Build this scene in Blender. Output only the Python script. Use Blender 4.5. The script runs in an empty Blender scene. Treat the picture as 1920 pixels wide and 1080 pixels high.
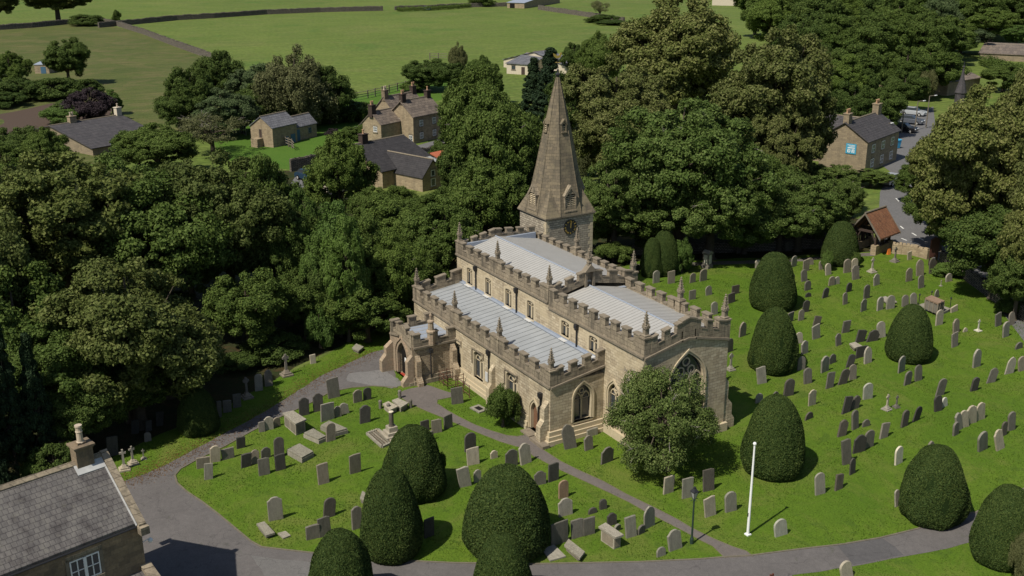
import bpy, math, random
import numpy as np
from mathutils import Matrix, Vector
R=math.radians
sc=bpy.context.scene; col=sc.collection
# ------------------------------------------------ camera
FPX,PITCH,YAW,ROLL,CH=2017.4813,.3235,2.6093,-.002,32.0
_fw=np.array([math.cos(YAW)*math.cos(PITCH),math.sin(YAW)*math.cos(PITCH),-math.sin(PITCH)])
_rt=np.array([math.sin(YAW),-math.cos(YAW),0.]); _up=np.cross(_rt,_fw)
_r2=_rt*math.cos(ROLL)+_up*math.sin(ROLL); _u2=-_rt*math.sin(ROLL)+_up*math.cos(ROLL)
_O=np.array([0,0,CH])
cd=bpy.data.cameras.new('camera'); cam=bpy.data.objects.new('camera',cd); col.objects.link(cam)
cd.sensor_width=36; cd.lens=36*FPX/1920; cd.clip_end=6000; cd.clip_start=1
m=Matrix.Identity(4)
for i in range(3): m[i][0]=_r2[i]; m[i][1]=_u2[i]; m[i][2]=-_fw[i]; m[i][3]=_O[i]
cam.matrix_world=m; sc.camera=cam
# ------------------------------------------------ sky, sun, exposure
SUN_EL=R(53.5); SUN_AZ=R(-75)      # direction towards the sun, measured from +X
w=bpy.data.worlds.new('World'); sc.world=w; w.use_nodes=True
wn=w.node_tree; bg=wn.nodes['Background']; sky=wn.nodes.new('ShaderNodeTexSky'); sky.sky_type='NISHITA'; sky.sun_disc=False
sky.sun_elevation=SUN_EL; sky.sun_rotation=math.pi/2-SUN_AZ
wn.links.new(sky.outputs[0],bg.inputs[0]); bg.inputs[1].default_value=.075
sl=bpy.data.lights.new('sun','SUN'); sl.energy=4.5; sl.angle=R(.5); sl.color=(1,.94,.83)
so=bpy.data.objects.new('sun',sl); col.objects.link(so)
sd=Vector((math.cos(SUN_EL)*math.cos(SUN_AZ),math.cos(SUN_EL)*math.sin(SUN_AZ),math.sin(SUN_EL)))
so.rotation_euler=sd.to_track_quat('Z','Y').to_euler(); so.location=(-60,-20,60)
sc.view_settings.view_transform='Standard'; sc.view_settings.look='None'; sc.view_settings.exposure=0.3; sc.view_settings.gamma=1
# ------------------------------------------------ helpers
def un(px,py,ax=2,val=0.):
    d=_fw*FPX+_r2*(px-960)-_u2*(py-540); return _O+d*((val-_O[ax])/d[ax])
def g2(px,py,z=0.):
    p=un(px,py,2,z); return (float(p[0]),float(p[1]))
def proj(P):
    d=np.array(P,float)-_O; z=d@_fw; return 960+FPX*(d@_r2)/z,540-FPX*(d@_u2)/z
def zat(x,y,py):   # height over (x,y) at which the picture row is py
    lo,hi=-5,60
    for _ in range(40):
        mid=(lo+hi)/2
        if proj((x,y,mid))[1]>py: lo=mid
        else: hi=mid
    return (lo+hi)/2
def tag(o,label=None,cat=None,group=None,kind=None):
    if label: o['label']=label
    if cat: o['category']=cat
    if group: o['group']=group
    if kind: o['kind']=kind
    return o
def thing(name,label,cat,loc=(0,0,0),rz=0,group=None):
    o=bpy.data.objects.new(name,None); col.objects.link(o); o.location=loc; o.rotation_euler=(0,0,rz); o.empty_display_size=.3
    return tag(o,label,cat,group)
class MB:
    def __init__(s,off=(0,0,0)): s.v=[];s.f=[];s.o=off
    def add(s,vs,fs):
        b=len(s.v); s.v+= [(p[0]-s.o[0],p[1]-s.o[1],p[2]-s.o[2]) for p in vs]; s.f+=[tuple(i+b for i in f) for f in fs]; return s
    def box(s,x0,x1,y0,y1,z0,z1):
        return s.add([(x0,y0,z0),(x1,y0,z0),(x1,y1,z0),(x0,y1,z0),(x0,y0,z1),(x1,y0,z1),(x1,y1,z1),(x0,y1,z1)],
          [(0,3,2,1),(4,5,6,7),(0,1,5,4),(1,2,6,5),(2,3,7,6),(3,0,4,7)])
    def hexa(s,b,t):   # bottom quad, top quad
        return s.add(list(b)+list(t),[(0,3,2,1),(4,5,6,7),(0,1,5,4),(1,2,6,5),(2,3,7,6),(3,0,4,7)])
    def prism(s,poly,d):  # planar polygon (3d pts) extruded by vector d
        n=len(poly); q=[(p[0]+d[0],p[1]+d[1],p[2]+d[2]) for p in poly]
        return s.add(list(poly)+q,[tuple(range(n-1,-1,-1)),tuple(range(n,2*n))]+[(i,(i+1)%n,n+(i+1)%n,n+i) for i in range(n)])
    def tube(s,p,q,r0,r1=None,n=8,cap=True):
        r1=r0 if r1 is None else r1; p=Vector(p);q=Vector(q);d=(q-p).normalized()
        a=d.cross(Vector((0,0,1)) if abs(d.z)<.9 else Vector((1,0,0))).normalized(); b=d.cross(a)
        vs=[];
        for c,r in((p,r0),(q,r1)):
            for i in range(n):
                t=2*math.pi*i/n; vs.append(tuple(c+a*math.cos(t)*r+b*math.sin(t)*r))
        fs=[(i,(i+1)%n,n+(i+1)%n,n+i) for i in range(n)]
        if cap: fs+=[tuple(range(n-1,-1,-1)),tuple(range(n,2*n))]
        return s.add(vs,fs)
    def lathe(s,c,prof,n=12,sq=False):
        vs=[];k=len(prof); off=math.pi/4 if sq else 0
        for r,z in prof:
            for i in range(n):
                t=2*math.pi*i/n+off; vs.append((c[0]+r*math.cos(t),c[1]+r*math.sin(t),c[2]+z))
        fs=[(j*n+i,j*n+(i+1)%n,(j+1)*n+(i+1)%n,(j+1)*n+i) for j in range(k-1) for i in range(n)]
        fs+=[tuple(range(n-1,-1,-1)),tuple(range((k-1)*n,k*n))]
        return s.add(vs,fs)
    def build(s,name,mat,parent=None,smooth=False):
        me=bpy.data.meshes.new(name); me.from_pydata(s.v,[],s.f); me.validate(); me.update()
        if smooth:
            me.polygons.foreach_set('use_smooth',[True]*len(me.polygons))
        me.materials.append(mat); o=bpy.data.objects.new(name,me); col.objects.link(o)
        if parent: o.parent=parent
        return o
def fixn(o):
    import bmesh
    bm=bmesh.new(); bm.from_mesh(o.data); bmesh.ops.recalc_face_normals(bm,faces=bm.faces); bm.to_mesh(o.data); bm.free(); return o
def booldiff(o,cut):
    md=o.modifiers.new('b','BOOLEAN'); md.operation='DIFFERENCE'; md.solver='EXACT'; md.object=cut
    bpy.context.view_layer.update(); dg=bpy.context.evaluated_depsgraph_get()
    me=bpy.data.meshes.new_from_object(o.evaluated_get(dg)); o.modifiers.clear(); o.data=me
    bpy.data.objects.remove(cut)
def copy_thing(root,loc,rz=None,scale=None,label=None,group=None):
    r=root.copy(); col.objects.link(r); r.location=loc
    if rz is not None: r.rotation_euler=(0,0,rz)
    if scale is not None: r.scale=scale
    if label: r['label']=label
    if group: r['group']=group
    for ch in list(root.children):
        c=ch.copy(); col.objects.link(c); c.parent=r
        for g in ch.children:
            d=g.copy(); col.objects.link(d); d.parent=c
    return r
# ------------------------------------------------ materials
class NT:
    def __init__(s,name,rough=.85,spec=.25):
        s.m=bpy.data.materials.new(name); s.m.use_nodes=True; s.t=s.m.node_tree; s.b=s.t.nodes['Principled BSDF']
        s.b.inputs['Roughness'].default_value=rough; s.b.inputs['Specular IOR Level'].default_value=spec
    def n(s,k,**kw):
        x=s.t.nodes.new('ShaderNode'+k)
        for a,b in kw.items():
            if a.startswith('_'): setattr(x,a[1:],b)
            else: x.inputs[a].default_value=b
        return x
    def l(s,a,b): s.t.links.new(a,b)
    def coord(s,kind='Object'): return s.n('TexCoord').outputs[kind]
    def noise(s,vec,scale,detail=4,rough=.6,dist=0):
        x=s.n('TexNoise'); x.inputs['Scale'].default_value=scale; x.inputs['Detail'].default_value=detail; x.inputs['Roughness'].default_value=rough; x.inputs['Distortion'].default_value=dist
        if vec: s.l(vec,x.inputs['Vector'])
        return x.outputs['Fac']
    def ramp(s,fac,stops):
        x=s.n('ValToRGB'); e=x.color_ramp.elements
        while len(e)<len(stops): e.new(.5)
        for q,(p,c) in zip(e,stops): q.position=p; q.color=(*c,1) if len(c)==3 else c
        s.l(fac,x.inputs[0]); return x.outputs[0]
    def mix(s,fac,a,b,mode='MIX'):
        x=s.n('MixRGB',_blend_type=mode)
        for i,q in((0,fac),(1,a),(2,b)):
            if hasattr(q,'links') : s.l(q,x.inputs[i])
            elif i==0: x.inputs[0].default_value=q
            else: x.inputs[i].default_value=(*q,1)
        return x.outputs[0]
    def math(s,op,a,b=0.):
        x=s.n('Math',_operation=op)
        for i,q in((0,a),(1,b)):
            if hasattr(q,'links'): s.l(q,x.inputs[i])
            else: x.inputs[i].default_value=q
        return x.outputs[0]
    def bump(s,h,strength=.3,dist=.03):
        x=s.n('Bump'); x.inputs['Strength'].default_value=strength; x.inputs['Distance'].default_value=dist; s.l(h,x.inputs['Height']); s.l(x.outputs[0],s.b.inputs['Normal'])
    def col(s,c):
        if hasattr(c,'links'): s.l(c,s.b.inputs['Base Color'])
        else: s.b.inputs['Base Color'].default_value=(*c,1)
        return s.m
def plain(name,c,rough=.6,spec=.3,metal=0,var=.12,scale=3):
    t=NT(name,rough,spec); t.b.inputs['Metallic'].default_value=metal
    f=t.noise(t.coord(),scale,5); return t.col(t.mix(f,tuple(x*(1-var) for x in c),tuple(min(1,x*(1+var)) for x in c)))
def blockvec(t,axis=None,vs=1.0,rot=0):
    sx=t.n('SeparateXYZ'); t.l(t.coord(),sx.inputs[0]); cx=t.n('CombineXYZ')
    u=t.math('ADD',sx.outputs[0],sx.outputs[1]) if axis is None else sx.outputs[axis]
    t.l(u,cx.inputs[0]); t.l(t.math('MULTIPLY',sx.outputs[2],vs),cx.inputs[1]); return cx.outputs[0],sx
def stonework(name,c1,c2,mort,bw=.45,bh=.2,ms=.012,stain=(.10,.085,.065),st=.35,bump=.5,patch=None):
    t=NT(name,.92,.15); v,sx=blockvec(t)
    wn=t.noise(t.coord(),6,3); br=t.n('TexBrick',_offset=.5); 
    jit=t.n('VectorMath',_operation='ADD'); t.l(v,jit.inputs[0])
    sc2=t.n('VectorMath',_operation='SCALE'); nn=t.n('TexNoise',Scale=1.3); t.l(v,nn.inputs['Vector']); t.l(nn.outputs['Color'],sc2.inputs[0]); sc2.inputs[3].default_value=.12; t.l(sc2.outputs[0],jit.inputs[1]); t.l(jit.outputs[0],br.inputs['Vector'])
    for k,q in(('Scale',1),('Mortar Size',ms),('Mortar Smooth',.3),('Bias',0),('Brick Width',bw),('Row Height',bh)): br.inputs[k].default_value=q
    br.inputs['Color1'].default_value=(*c1,1); br.inputs['Color2'].default_value=(*c2,1); br.inputs['Mortar'].default_value=(*mort,1)
    c=br.outputs['Color']
    f=t.noise(t.coord(),9,6,.7); c=t.mix(.55,c,t.ramp(f,[(.3,(.55,.55,.55)),(.7,(1.35,1.35,1.35))]),'MULTIPLY')
    # streaky stain stretched vertically
    mp=t.n('Mapping'); mp.inputs['Scale'].default_value=(1.2,1.2,.25); t.l(t.coord(),mp.inputs[0]); s1=t.noise(mp.outputs[0],1.4,6,.65)
    c=t.mix(t.math('MULTIPLY',t.ramp(s1,[(.48,(0,0,0)),(.68,(1,1,1))]),st),c,stain)
    if patch:
        s2=t.noise(t.coord(),.55,3); c=t.mix(t.math('MULTIPLY',t.ramp(s2,[(.5,(0,0,0)),(.6,(1,1,1))]),.6),c,patch)
    h=t.math('ADD',t.math('MULTIPLY',br.outputs['Fac'],-1),t.math('MULTIPLY',f,.8)); t.bump(h,bump,.02); return t.col(c)
def slate(name,c1,c2,axis,vs,bw=.35,bh=.22,moss=None,st=.5,mortar=(.03,.03,.03)):
    t=NT(name,.8,.3); v,sx=blockvec(t,axis,vs); br=t.n('TexBrick',_offset=.5); t.l(v,br.inputs['Vector'])
    for k,q in(('Scale',1),('Mortar Size',.012),('Mortar Smooth',.2),('Bias',0),('Brick Width',bw),('Row Height',bh)): br.inputs[k].default_value=q
    br.inputs['Color1'].default_value=(*c1,1); br.inputs['Color2'].default_value=(*c2,1); br.inputs['Mortar'].default_value=(*mortar,1)
    c=br.outputs['Color']; mp=t.n('Mapping'); mp.inputs['Scale'].default_value=(1,1,.35); t.l(t.coord(),mp.inputs[0]); f=t.noise(mp.outputs[0],1.6,7,.7)
    c=t.mix(st,c,t.ramp(f,[(.32,(.45,.42,.44)),(.5,(1,1,1)),(.72,(1.5,1.5,1.42))]),'MULTIPLY')
    if moss: 
        g=t.noise(t.coord(),2.2,8,.75); c=t.mix(t.math('MULTIPLY',t.ramp(g,[(.55,(0,0,0)),(.7,(1,1,1))]),.5),c,moss)
    saw=t.math('FRACT',t.math('DIVIDE',t.math('MULTIPLY',sx.outputs[2],vs),bh))
    t.bump(t.math('SUBTRACT',t.math('MULTIPLY',saw,-.6),t.math('MULTIPLY',br.outputs['Fac'],.6)),.8,.03); return t.col(c)
def leafmat(name,a,b,c,trans=.3,objvar=.34):
    t=NT(name,.75,.15); at=t.n('Attribute',_attribute_name='r'); oi=t.n('ObjectInfo')
    big=t.noise(t.coord(),.35,2)
    f=t.math('ADD',t.math('MULTIPLY',at.outputs['Fac'],.6),t.math('MULTIPLY',big,.4))
    cc=t.ramp(f,[(.2,a),(.5,b),(.85,c)])
    cc=t.mix(objvar,cc,t.ramp(oi.outputs['Random'],[(0,(.45,.6,.5)),(.5,(1,1,1)),(1,(1.4,1.4,1.05))]),'MULTIPLY')
    t.col(cc); tr=t.n('BsdfTranslucent'); t.l(cc,tr.inputs[0]); mx=t.n('MixShader'); mx.inputs[0].default_value=trans
    t.l(t.b.outputs[0],mx.inputs[1]); t.l(tr.outputs[0],mx.inputs[2]); t.l(mx.outputs[0],t.t.nodes['Material Output'].inputs[0]); return t.m
def grassmat(name,a,b,c,dry=None,s1=.12,s2=1.6,s3=14,bump=.6,world=True,streak=None,clover=None):
    t=NT(name,.9,.1); v=t.coord(); 
    f1=t.noise(v,s1,4,.6,.5); f2=t.noise(v,s2,5,.7); f3=t.noise(v,s3,3,.7)
    c0=t.mix(t.ramp(f1,[(.35,(0,0,0)),(.65,(1,1,1))]),a,b); c0=t.mix(t.math('MULTIPLY',t.ramp(f2,[(.4,(0,0,0)),(.7,(1,1,1))]),.6),c0,c)
    if dry:
        f4=t.noise(v,s1*2.3,5,.7,1.); c0=t.mix(t.math('MULTIPLY',t.ramp(f4,[(.48,(0,0,0)),(.66,(1,1,1))]),dry[3]),c0,dry[:3])
    if streak:
        mp=t.n('Mapping'); mp.inputs['Scale'].default_value=(.35,.02,1); mp.inputs['Rotation'].default_value=(0,0,streak); t.l(v,mp.inputs[0]); f5=t.noise(mp.outputs[0],3,5,.6)
        c0=t.mix(.8,c0,t.ramp(f5,[(.3,(.68,.73,.75)),(.7,(1.35,1.28,1.25))]),'MULTIPLY')
    if clover:
        f6=t.noise(v,.9 if s1>.05 else .06,5,.7,.8); c0=t.mix(t.math('MULTIPLY',t.ramp(f6,[(.56,(0,0,0)),(.64,(1,1,1))]),.7),c0,clover)
    c0=t.mix(.7,c0,t.ramp(f3,[(.3,(.62,.62,.62)),(.7,(1.4,1.4,1.35))]),'MULTIPLY')
    t.bump(t.math('ADD',f2,t.math('MULTIPLY',f3,.5)),bump,.12); return t.col(c0)
def asphalt(name,c,var=.25,moss=None):
    t=NT(name,.9,.2); v=t.coord(); f=t.noise(v,.5,5,.6); g=t.noise(v,30,3,.8); h=t.noise(v,3,5,.7)
    cc=t.mix(f,tuple(x*(1-var) for x in c),tuple(x*(1+var) for x in c)); cc=t.mix(.5,cc,t.ramp(g,[(.35,(.6,.6,.6)),(.65,(1.35,1.35,1.35))]),'MULTIPLY')
    cc=t.mix(.35,cc,t.ramp(h,[(.3,(.65,.65,.65)),(.7,(1.25,1.22,1.2))]),'MULTIPLY')
    if moss: cc=t.mix(t.math('MULTIPLY',t.ramp(t.noise(v,1.1,6,.75),[(.6,(0,0,0)),(.72,(1,1,1))]),.5),cc,moss)
    # fine cracks
    vo=t.n('TexVoronoi',_feature='DISTANCE_TO_EDGE'); vo.inputs['Scale'].default_value=.35; nz=t.n('TexNoise',Scale=1.5); t.l(v,nz.inputs['Vector']); ad=t.n('VectorMath',_operation='ADD'); t.l(v,ad.inputs[0]); t.l(nz.outputs['Color'],ad.inputs[1]); t.l(ad.outputs[0],vo.inputs['Vector'])
    cc=t.mix(t.math('MULTIPLY',t.ramp(vo.outputs['Distance'],[(0,(1,1,1)),(.006,(0,0,0))]),.45),cc,(.02,.02,.02))
    t.bump(g,.35,.01); return t.col(cc)
def gravemat(name,c,lich,amt=.5):
    t=NT(name,.85,.2); v=t.coord(); oi=t.n('ObjectInfo'); ad=t.n('VectorMath',_operation='ADD'); t.l(v,ad.inputs[0]); t.l(oi.outputs['Location'],ad.inputs[1]); v=ad.outputs[0]
    mp=t.n('Mapping'); mp.inputs['Scale'].default_value=(1,2.2,.7); t.l(v,mp.inputs[0])
    f=t.noise(mp.outputs[0],2.6,7,.7); g=t.noise(v,14,5,.8)
    cc=t.mix(f,tuple(x*.4 for x in c),tuple(x*1.6 for x in c)); cc=t.mix(t.math('MULTIPLY',t.ramp(g,[(.5,(0,0,0)),(.64,(1,1,1))]),amt),cc,lich)
    cc=t.mix(.85,cc,t.ramp(oi.outputs['Random'],[(0,(.6,.63,.6)),(.5,(1,1,1)),(1,(1.4,1.3,1.15))]),'MULTIPLY')
    t.bump(g,.4,.02); return t.col(cc)
M={}
M['lawn']=grassmat('lawn_grass',(.066,.120,.011),(.088,.140,.014),(.048,.090,.010),dry=(.125,.132,.034,.5),s1=.09,s2=1.2,s3=11,clover=(.050,.088,.012))
M['meadow']=grassmat('meadow_grass',(.096,.132,.028),(.074,.110,.022),(.108,.135,.036),dry=(.13,.138,.046,.4),s1=.022,s2=.11,s3=.9,bump=.8,streak=R(60),clover=(.066,.112,.022))
M['rough']=grassmat('rough_grass',(.070,.085,.024),(.055,.075,.020),(.088,.092,.034),dry=(.115,.10,.045,.7),s1=.05,s2=.5,s3=3,bump=.9,streak=R(20))
M['garden']=grassmat('garden_grass',(.06,.118,.016),(.05,.105,.014),(.072,.122,.02),s1=.15,s2=1,s3=6)
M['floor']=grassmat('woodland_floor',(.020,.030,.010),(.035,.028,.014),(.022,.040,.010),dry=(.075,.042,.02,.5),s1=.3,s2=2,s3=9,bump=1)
M['soil']=plain('garden_soil',(.07,.05,.038),.95,.1,var=.4,scale=4)
M['blade']=leafmat('grass_blades',(.056,.108,.010),(.080,.138,.014),(.118,.165,.026),.3,0)
M['asphalt']=asphalt('drive_asphalt',(.108,.100,.096),moss=(.05,.06,.03)); M['path']=asphalt('path_asphalt',(.12,.105,.095),.2,moss=(.07,.08,.035)); M['road']=asphalt('road_asphalt',(.12,.118,.118),.15)
M['kerb']=plain('kerb_edge',(.13,.115,.085),.9,.1,var=.4,scale=4)
M['white']=plain('white_paint',(.72,.72,.70),.5,.4,var=.04); M['line']=plain('road_paint',(.55,.55,.52),.7,.2)
M['wall']=stonework('church_ashlar',(.50,.425,.30),(.34,.275,.185),(.21,.175,.12),.46,.20,.014,stain=(.15,.12,.085),st=.5,bump=.35,patch=(.44,.365,.24))
M['rubble']=stonework('porch_rubble',(.36,.275,.18),(.22,.16,.105),(.36,.30,.21),.34,.13,.02,st=.35,bump=.8)
M['pinkst']=stonework('red_sandstone',(.33,.245,.17),(.29,.235,.165),(.26,.2,.14),.4,.22,.012,stain=(.14,.11,.09),st=.5)
M['towerw']=stonework('tower_rubble',(.40,.35,.27),(.26,.225,.175),(.18,.155,.12),.42,.19,.02,st=.35,bump=.9)
M['parapet']=stonework('weathered_parapet',(.29,.24,.17),(.20,.165,.12),(.11,.09,.065),.55,.3,.012,stain=(.055,.05,.04),st=.75,bump=.5)
M['coping']=plain('dark_coping',(.185,.155,.115),.95,.1,var=.45,scale=3)
M['dress']=plain('window_dressing',(.43,.36,.245),.9,.15,var=.18,scale=4)
M['spire']=stonework('spire_stone',(.195,.158,.105),(.13,.108,.078),(.085,.075,.055),.55,.26,.012,stain=(.075,.068,.052),st=.7,bump=.35,patch=(.21,.175,.11))
M['leadb']=plain('aisle_lead',(.250,.262,.268),.7,.35,var=.22,scale=.9); M['lead']=plain('lead_roof',(.318,.31,.29),.65,.35,var=.12,scale=1.1); M['flash']=plain('lead_flashing',(.24,.27,.32),.5,.4,var=.2,scale=3); M['greylead']=plain('grey_flashing',(.36,.36,.35),.7,.2,var=.45,scale=2.5); M['whitelead']=plain('pale_flashing',(.46,.46,.45),.6,.3)
M['glass']=plain('leaded_glass',(.035,.042,.05),.18,.8,var=.5,scale=8); M['iron']=plain('black_iron',(.018,.018,.02),.5,.4); M['rust']=plain('rusty_iron',(.09,.045,.03),.8,.2,var=.4,scale=9)
M['oak']=plain('oak_door',(.16,.085,.05),.7,.2,var=.3,scale=6); M['dark']=plain('deep_interior',(.012,.011,.01),.9,.1); M['red']=plain('red_mat',(.30,.05,.03),.9,.1)
M['gold']=plain('gilding',(.62,.42,.12),.35,.6,.6); M['clock']=plain('clock_black',(.02,.02,.022),.5,.4)
M['cottage']=stonework('cottage_gritstone',(.24,.18,.115),(.155,.118,.08),(.17,.14,.10),.55,.24,.012,stain=(.07,.06,.05),st=.5)
M['house']=stonework('house_rubble',(.33,.26,.165),(.235,.18,.115),(.27,.22,.15),.5,.22,.02,stain=(.12,.1,.07),st=.4)
M['house2']=stonework('house_sandstone',(.27,.215,.14),(.20,.16,.11),(.20,.165,.115),.6,.26,.015,stain=(.12,.1,.07),st=.4)
M['render']=plain('cream_render',(.48,.42,.32),.9,.1,var=.15)
M['drystone']=stonework('drystone',(.21,.18,.14),(.12,.105,.085),(.02,.02,.018),.4,.16,.03,stain=(.05,.05,.04),st=.5,bump=1)
for ax in(0,1):
    M['slate%d'%ax]=slate('grey_slate%d'%ax,(.112,.103,.096),(.094,.087,.083),ax,1.36,.24,.22,moss=(.155,.145,.115),st=.95,mortar=(.06,.055,.055)); M['bkslate%d'%ax]=slate('near_black_slate%d'%ax,(.036,.033,.034),(.027,.025,.026),ax,1.4,.4,.3,st=.5)
    M['stoneslate%d'%ax]=slate('stone_slate%d'%ax,(.17,.135,.105),(.115,.092,.075),ax,1.4,.8,.42,moss=(.21,.18,.13),st=.6)
    M['dkslate%d'%ax]=slate('dark_slate%d'%ax,(.062,.056,.058),(.045,.042,.044),ax,1.4,.4,.3,st=.5)
    M['blslate%d'%ax]=slate('blue_slate%d'%ax,(.135,.135,.145),(.10,.10,.11),ax,1.4,.5,.35,st=.5)
    M['tile%d'%ax]=slate('red_tile%d'%ax,(.26,.115,.055),(.19,.085,.045),ax,1.3,.18,.14,moss=(.22,.15,.09),st=.5)
M['tile_orange']=plain('orange_tile',(.33,.10,.05),.8,.2,var=.3,scale=2)
M['wood']=plain('grey_timber',(.15,.13,.10),.85,.15,var=.3,scale=6); M['dkwood']=plain('dark_timber',(.05,.035,.028),.8,.2,var=.3,scale=6)
M['bluep']=plain('blue_paint',(.05,.11,.17),.6,.3); M['pot']=plain('clay_pot',(.36,.22,.13),.8,.2,var=.25,scale=5); M['potw']=plain('pale_pot',(.40,.33,.25),.8,.2)
M['bark']=plain('bark',(.075,.062,.045),.95,.1,var=.4,scale=5); M['twig']=plain('pale_twigs',(.20,.18,.15),.9,.1,var=.3)
M['green']=plain('dark_green_paint',(.02,.035,.028),.4,.5); M['lampglass']=plain('lantern_glass',(.30,.30,.28),.2,.6)
M['g_d']=gravemat('dark_gravestone',(.062,.057,.05),(.13,.13,.10),.35); M['g_m']=gravemat('grey_gravestone',(.145,.13,.108),(.235,.225,.18),.45)
M['g_l']=gravemat('pale_gravestone',(.25,.228,.185),(.37,.35,.28),.45); M['g_w']=gravemat('white_gravestone',(.42,.40,.33),(.5,.48,.4),.3); M['g_b']=gravemat('brown_gravestone',(.19,.13,.09),(.28,.25,.2),.35)
M['lichen']=gravemat('lichened_slab',(.24,.215,.17),(.46,.43,.34),.75)
M['lime']=leafmat('lime_leaves',(.060,.077,.016),(.106,.120,.033),(.175,.178,.066),.22)
M['leafg']=leafmat('green_leaves',(.042,.072,.011),(.078,.116,.022),(.128,.170,.043),.25)
M['leaff']=leafmat('feathery_leaves',(.047,.082,.014),(.090,.130,.028),(.145,.188,.055),.25)
M['leafd']=leafmat('dark_leaves',(.031,.054,.010),(.056,.087,.017),(.10,.135,.033),.2)
M['leafl']=leafmat('light_leaves',(.062,.110,.018),(.095,.152,.032),(.14,.20,.058),.3)
M['leafb']=leafmat('bluish_leaves',(.038,.062,.022),(.064,.092,.036),(.10,.128,.06),.22)
M['leafh']=leafmat('holly_leaves',(.044,.07,.015),(.078,.110,.028),(.135,.165,.055),.15)
M['leafp']=leafmat('purple_leaves',(.022,.016,.018),(.035,.024,.028),(.055,.042,.045),.15,0)
M['leafy']=leafmat('yellowing_leaves',(.07,.065,.010),(.12,.098,.018),(.19,.14,.03),.25,0)
M['willow']=leafmat('willow_leaves',(.07,.08,.03),(.105,.112,.045),(.15,.15,.07),.25)
M['leafk']=leafmat('big_tree_leaves',(.048,.066,.014),(.085,.106,.025),(.148,.165,.052),.22)
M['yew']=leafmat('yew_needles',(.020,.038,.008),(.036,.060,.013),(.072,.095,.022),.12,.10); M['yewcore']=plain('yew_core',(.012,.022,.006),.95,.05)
M['needle']=leafmat('dark_needles',(.010,.022,.010),(.018,.034,.014),(.03,.05,.02),.1)
# ------------------------------------------------ ground sheets
random.seed(3)
def sheet(name,pts,z,mat,kind='structure',jit=0,sub=1.5):
    P=[]; n=len(pts)
    for i in range(n):
        a=Vector(pts[i]);b=Vector(pts[(i+1)%n]); k=max(1,int((b-a).length/sub)) if jit else 1
        nrm=Vector((-(b-a).y,(b-a).x)).normalized() if (b-a).length>0 else Vector((0,0))
        for j in range(k):
            q=a.lerp(b,j/k)+nrm*random.uniform(-jit,jit); P.append((q.x,q.y,z))
    from mathutils.geometry import tessellate_polygon
    tri=tessellate_polygon([[Vector(p) for p in P]])
    mb=MB(); mb.add(P,[tuple(t) for t in tri]); o=mb.build(name,mat)
    for p in o.data.polygons: pass
    o=fixn(o)
    if o.data.polygons[0].normal.z<0: o.data.flip_normals()
    if kind: o['kind']=kind
    return o
def pxs(l,z=0): return [g2(x,y,z) for x,y in l]
gm=MB(); gm.add([(-4000,-3000,0),(1500,-3000,0),(1500,4000,0),(-4000,4000,0)],[(0,1,2,3)]); g=gm.build('ground',M['meadow']); g['kind']='structure'
INNER=[(745,727),(700,724),(660,727),(620,735),(580,757),(520,785),(470,810),(420,838),(370,862),(338,880),(328,892),(332,906),(350,922),(380,942),(410,965),(440,990),(470,1015),(490,1026),(540,1032),(585,1037),(700,1049),(850,1056),(1000,1058),(1200,1054),(1310,1049),(1357,1045),(1408,1042),(1500,1030),(1580,1021),(1650,1009),(1720,992),(1760,979),(1800,965),(1830,961),(1860,945),(1930,912),(1990,880)]
OUTER=[(735,652),(700,660),(660,678),(600,706),(560,732),(500,770),(440,803),(385,832),(330,862),(285,884),(240,900),(150,930),(60,1000),(40,1150),(80,1400),(800,1400),(1490,1120),(1485,1079),(1600,1062),(1700,1042),(1760,1032),(1815,1018),(1860,1003),(1920,980),(2000,945)]
DRIVE=pxs(OUTER)+pxs(INNER[::-1])
PUP=[(757,732),(800,722),(847,737),(846,745),(820,750),(819,757),(840,771),(860,782),(890,797),(920,808),(950,817),(970,819),(995,814),(1020,806),(1040,836),(1018,844),(1052,866),(1082,881),(1131,903),(1174,927),(1230,954),(1269,974),(1297,991),(1336,1010),(1374,1026),(1399,1034),(1412,1044)]
PLO=[(745,740),(765,755),(800,771),(830,783),(860,796),(895,811),(940,829),(985,842),(1000,855),(1052,882),(1104,906),(1143,924),(1180,942),(1208,958),(1249,979),(1288,999),(1313,1013),(1336,1024),(1360,1047)]
PATH=pxs(PUP)+pxs(PLO[::-1])
LAWN=pxs([(700,620),(780,600),(900,560),(1150,505),(1200,490),(1450,484),(1640,472),(1720,480),(1780,505),(1860,560),(1900,590),(1990,640)])+[(-15,75),(-15,30),(-45,5),(-60,2),(-62,6),(-66,8)]+pxs([(215,860),(300,815),(420,765),(560,690)])
def sheet2(name,P,z,mat,**k): return sheet(name,P,z,mat,**k)
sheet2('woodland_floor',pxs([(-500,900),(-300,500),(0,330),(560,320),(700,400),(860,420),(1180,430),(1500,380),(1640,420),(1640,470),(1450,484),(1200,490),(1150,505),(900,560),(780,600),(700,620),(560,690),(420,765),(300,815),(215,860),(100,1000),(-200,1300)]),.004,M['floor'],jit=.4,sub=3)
lawn=sheet2('lawn',LAWN,.008,M['lawn'],jit=.3,sub=2)
sheet2('rough_field',pxs([(-200,50),(60,48),(185,42),(270,62),(405,108),(420,150),(430,230),(300,300),(-300,330)]),.004,M['rough'],jit=1.5,sub=8)
sheet2('garden_lawn',pxs([(380,240),(560,215),(660,230),(760,255),(700,300),(560,320),(420,300)]),.008,M['garden'],jit=.4,sub=3)
sheet2('garden_lawn',pxs([(560,190),(660,186),(775,150),(860,140),(880,170),(740,215),(600,232)]),.008,M['garden'],jit=.4,sub=3)
sheet2('allotment_soil',pxs([(0,215),(120,190),(220,195),(170,245),(0,262)]),.012,M['soil'],jit=.8,sub=3)
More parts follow.
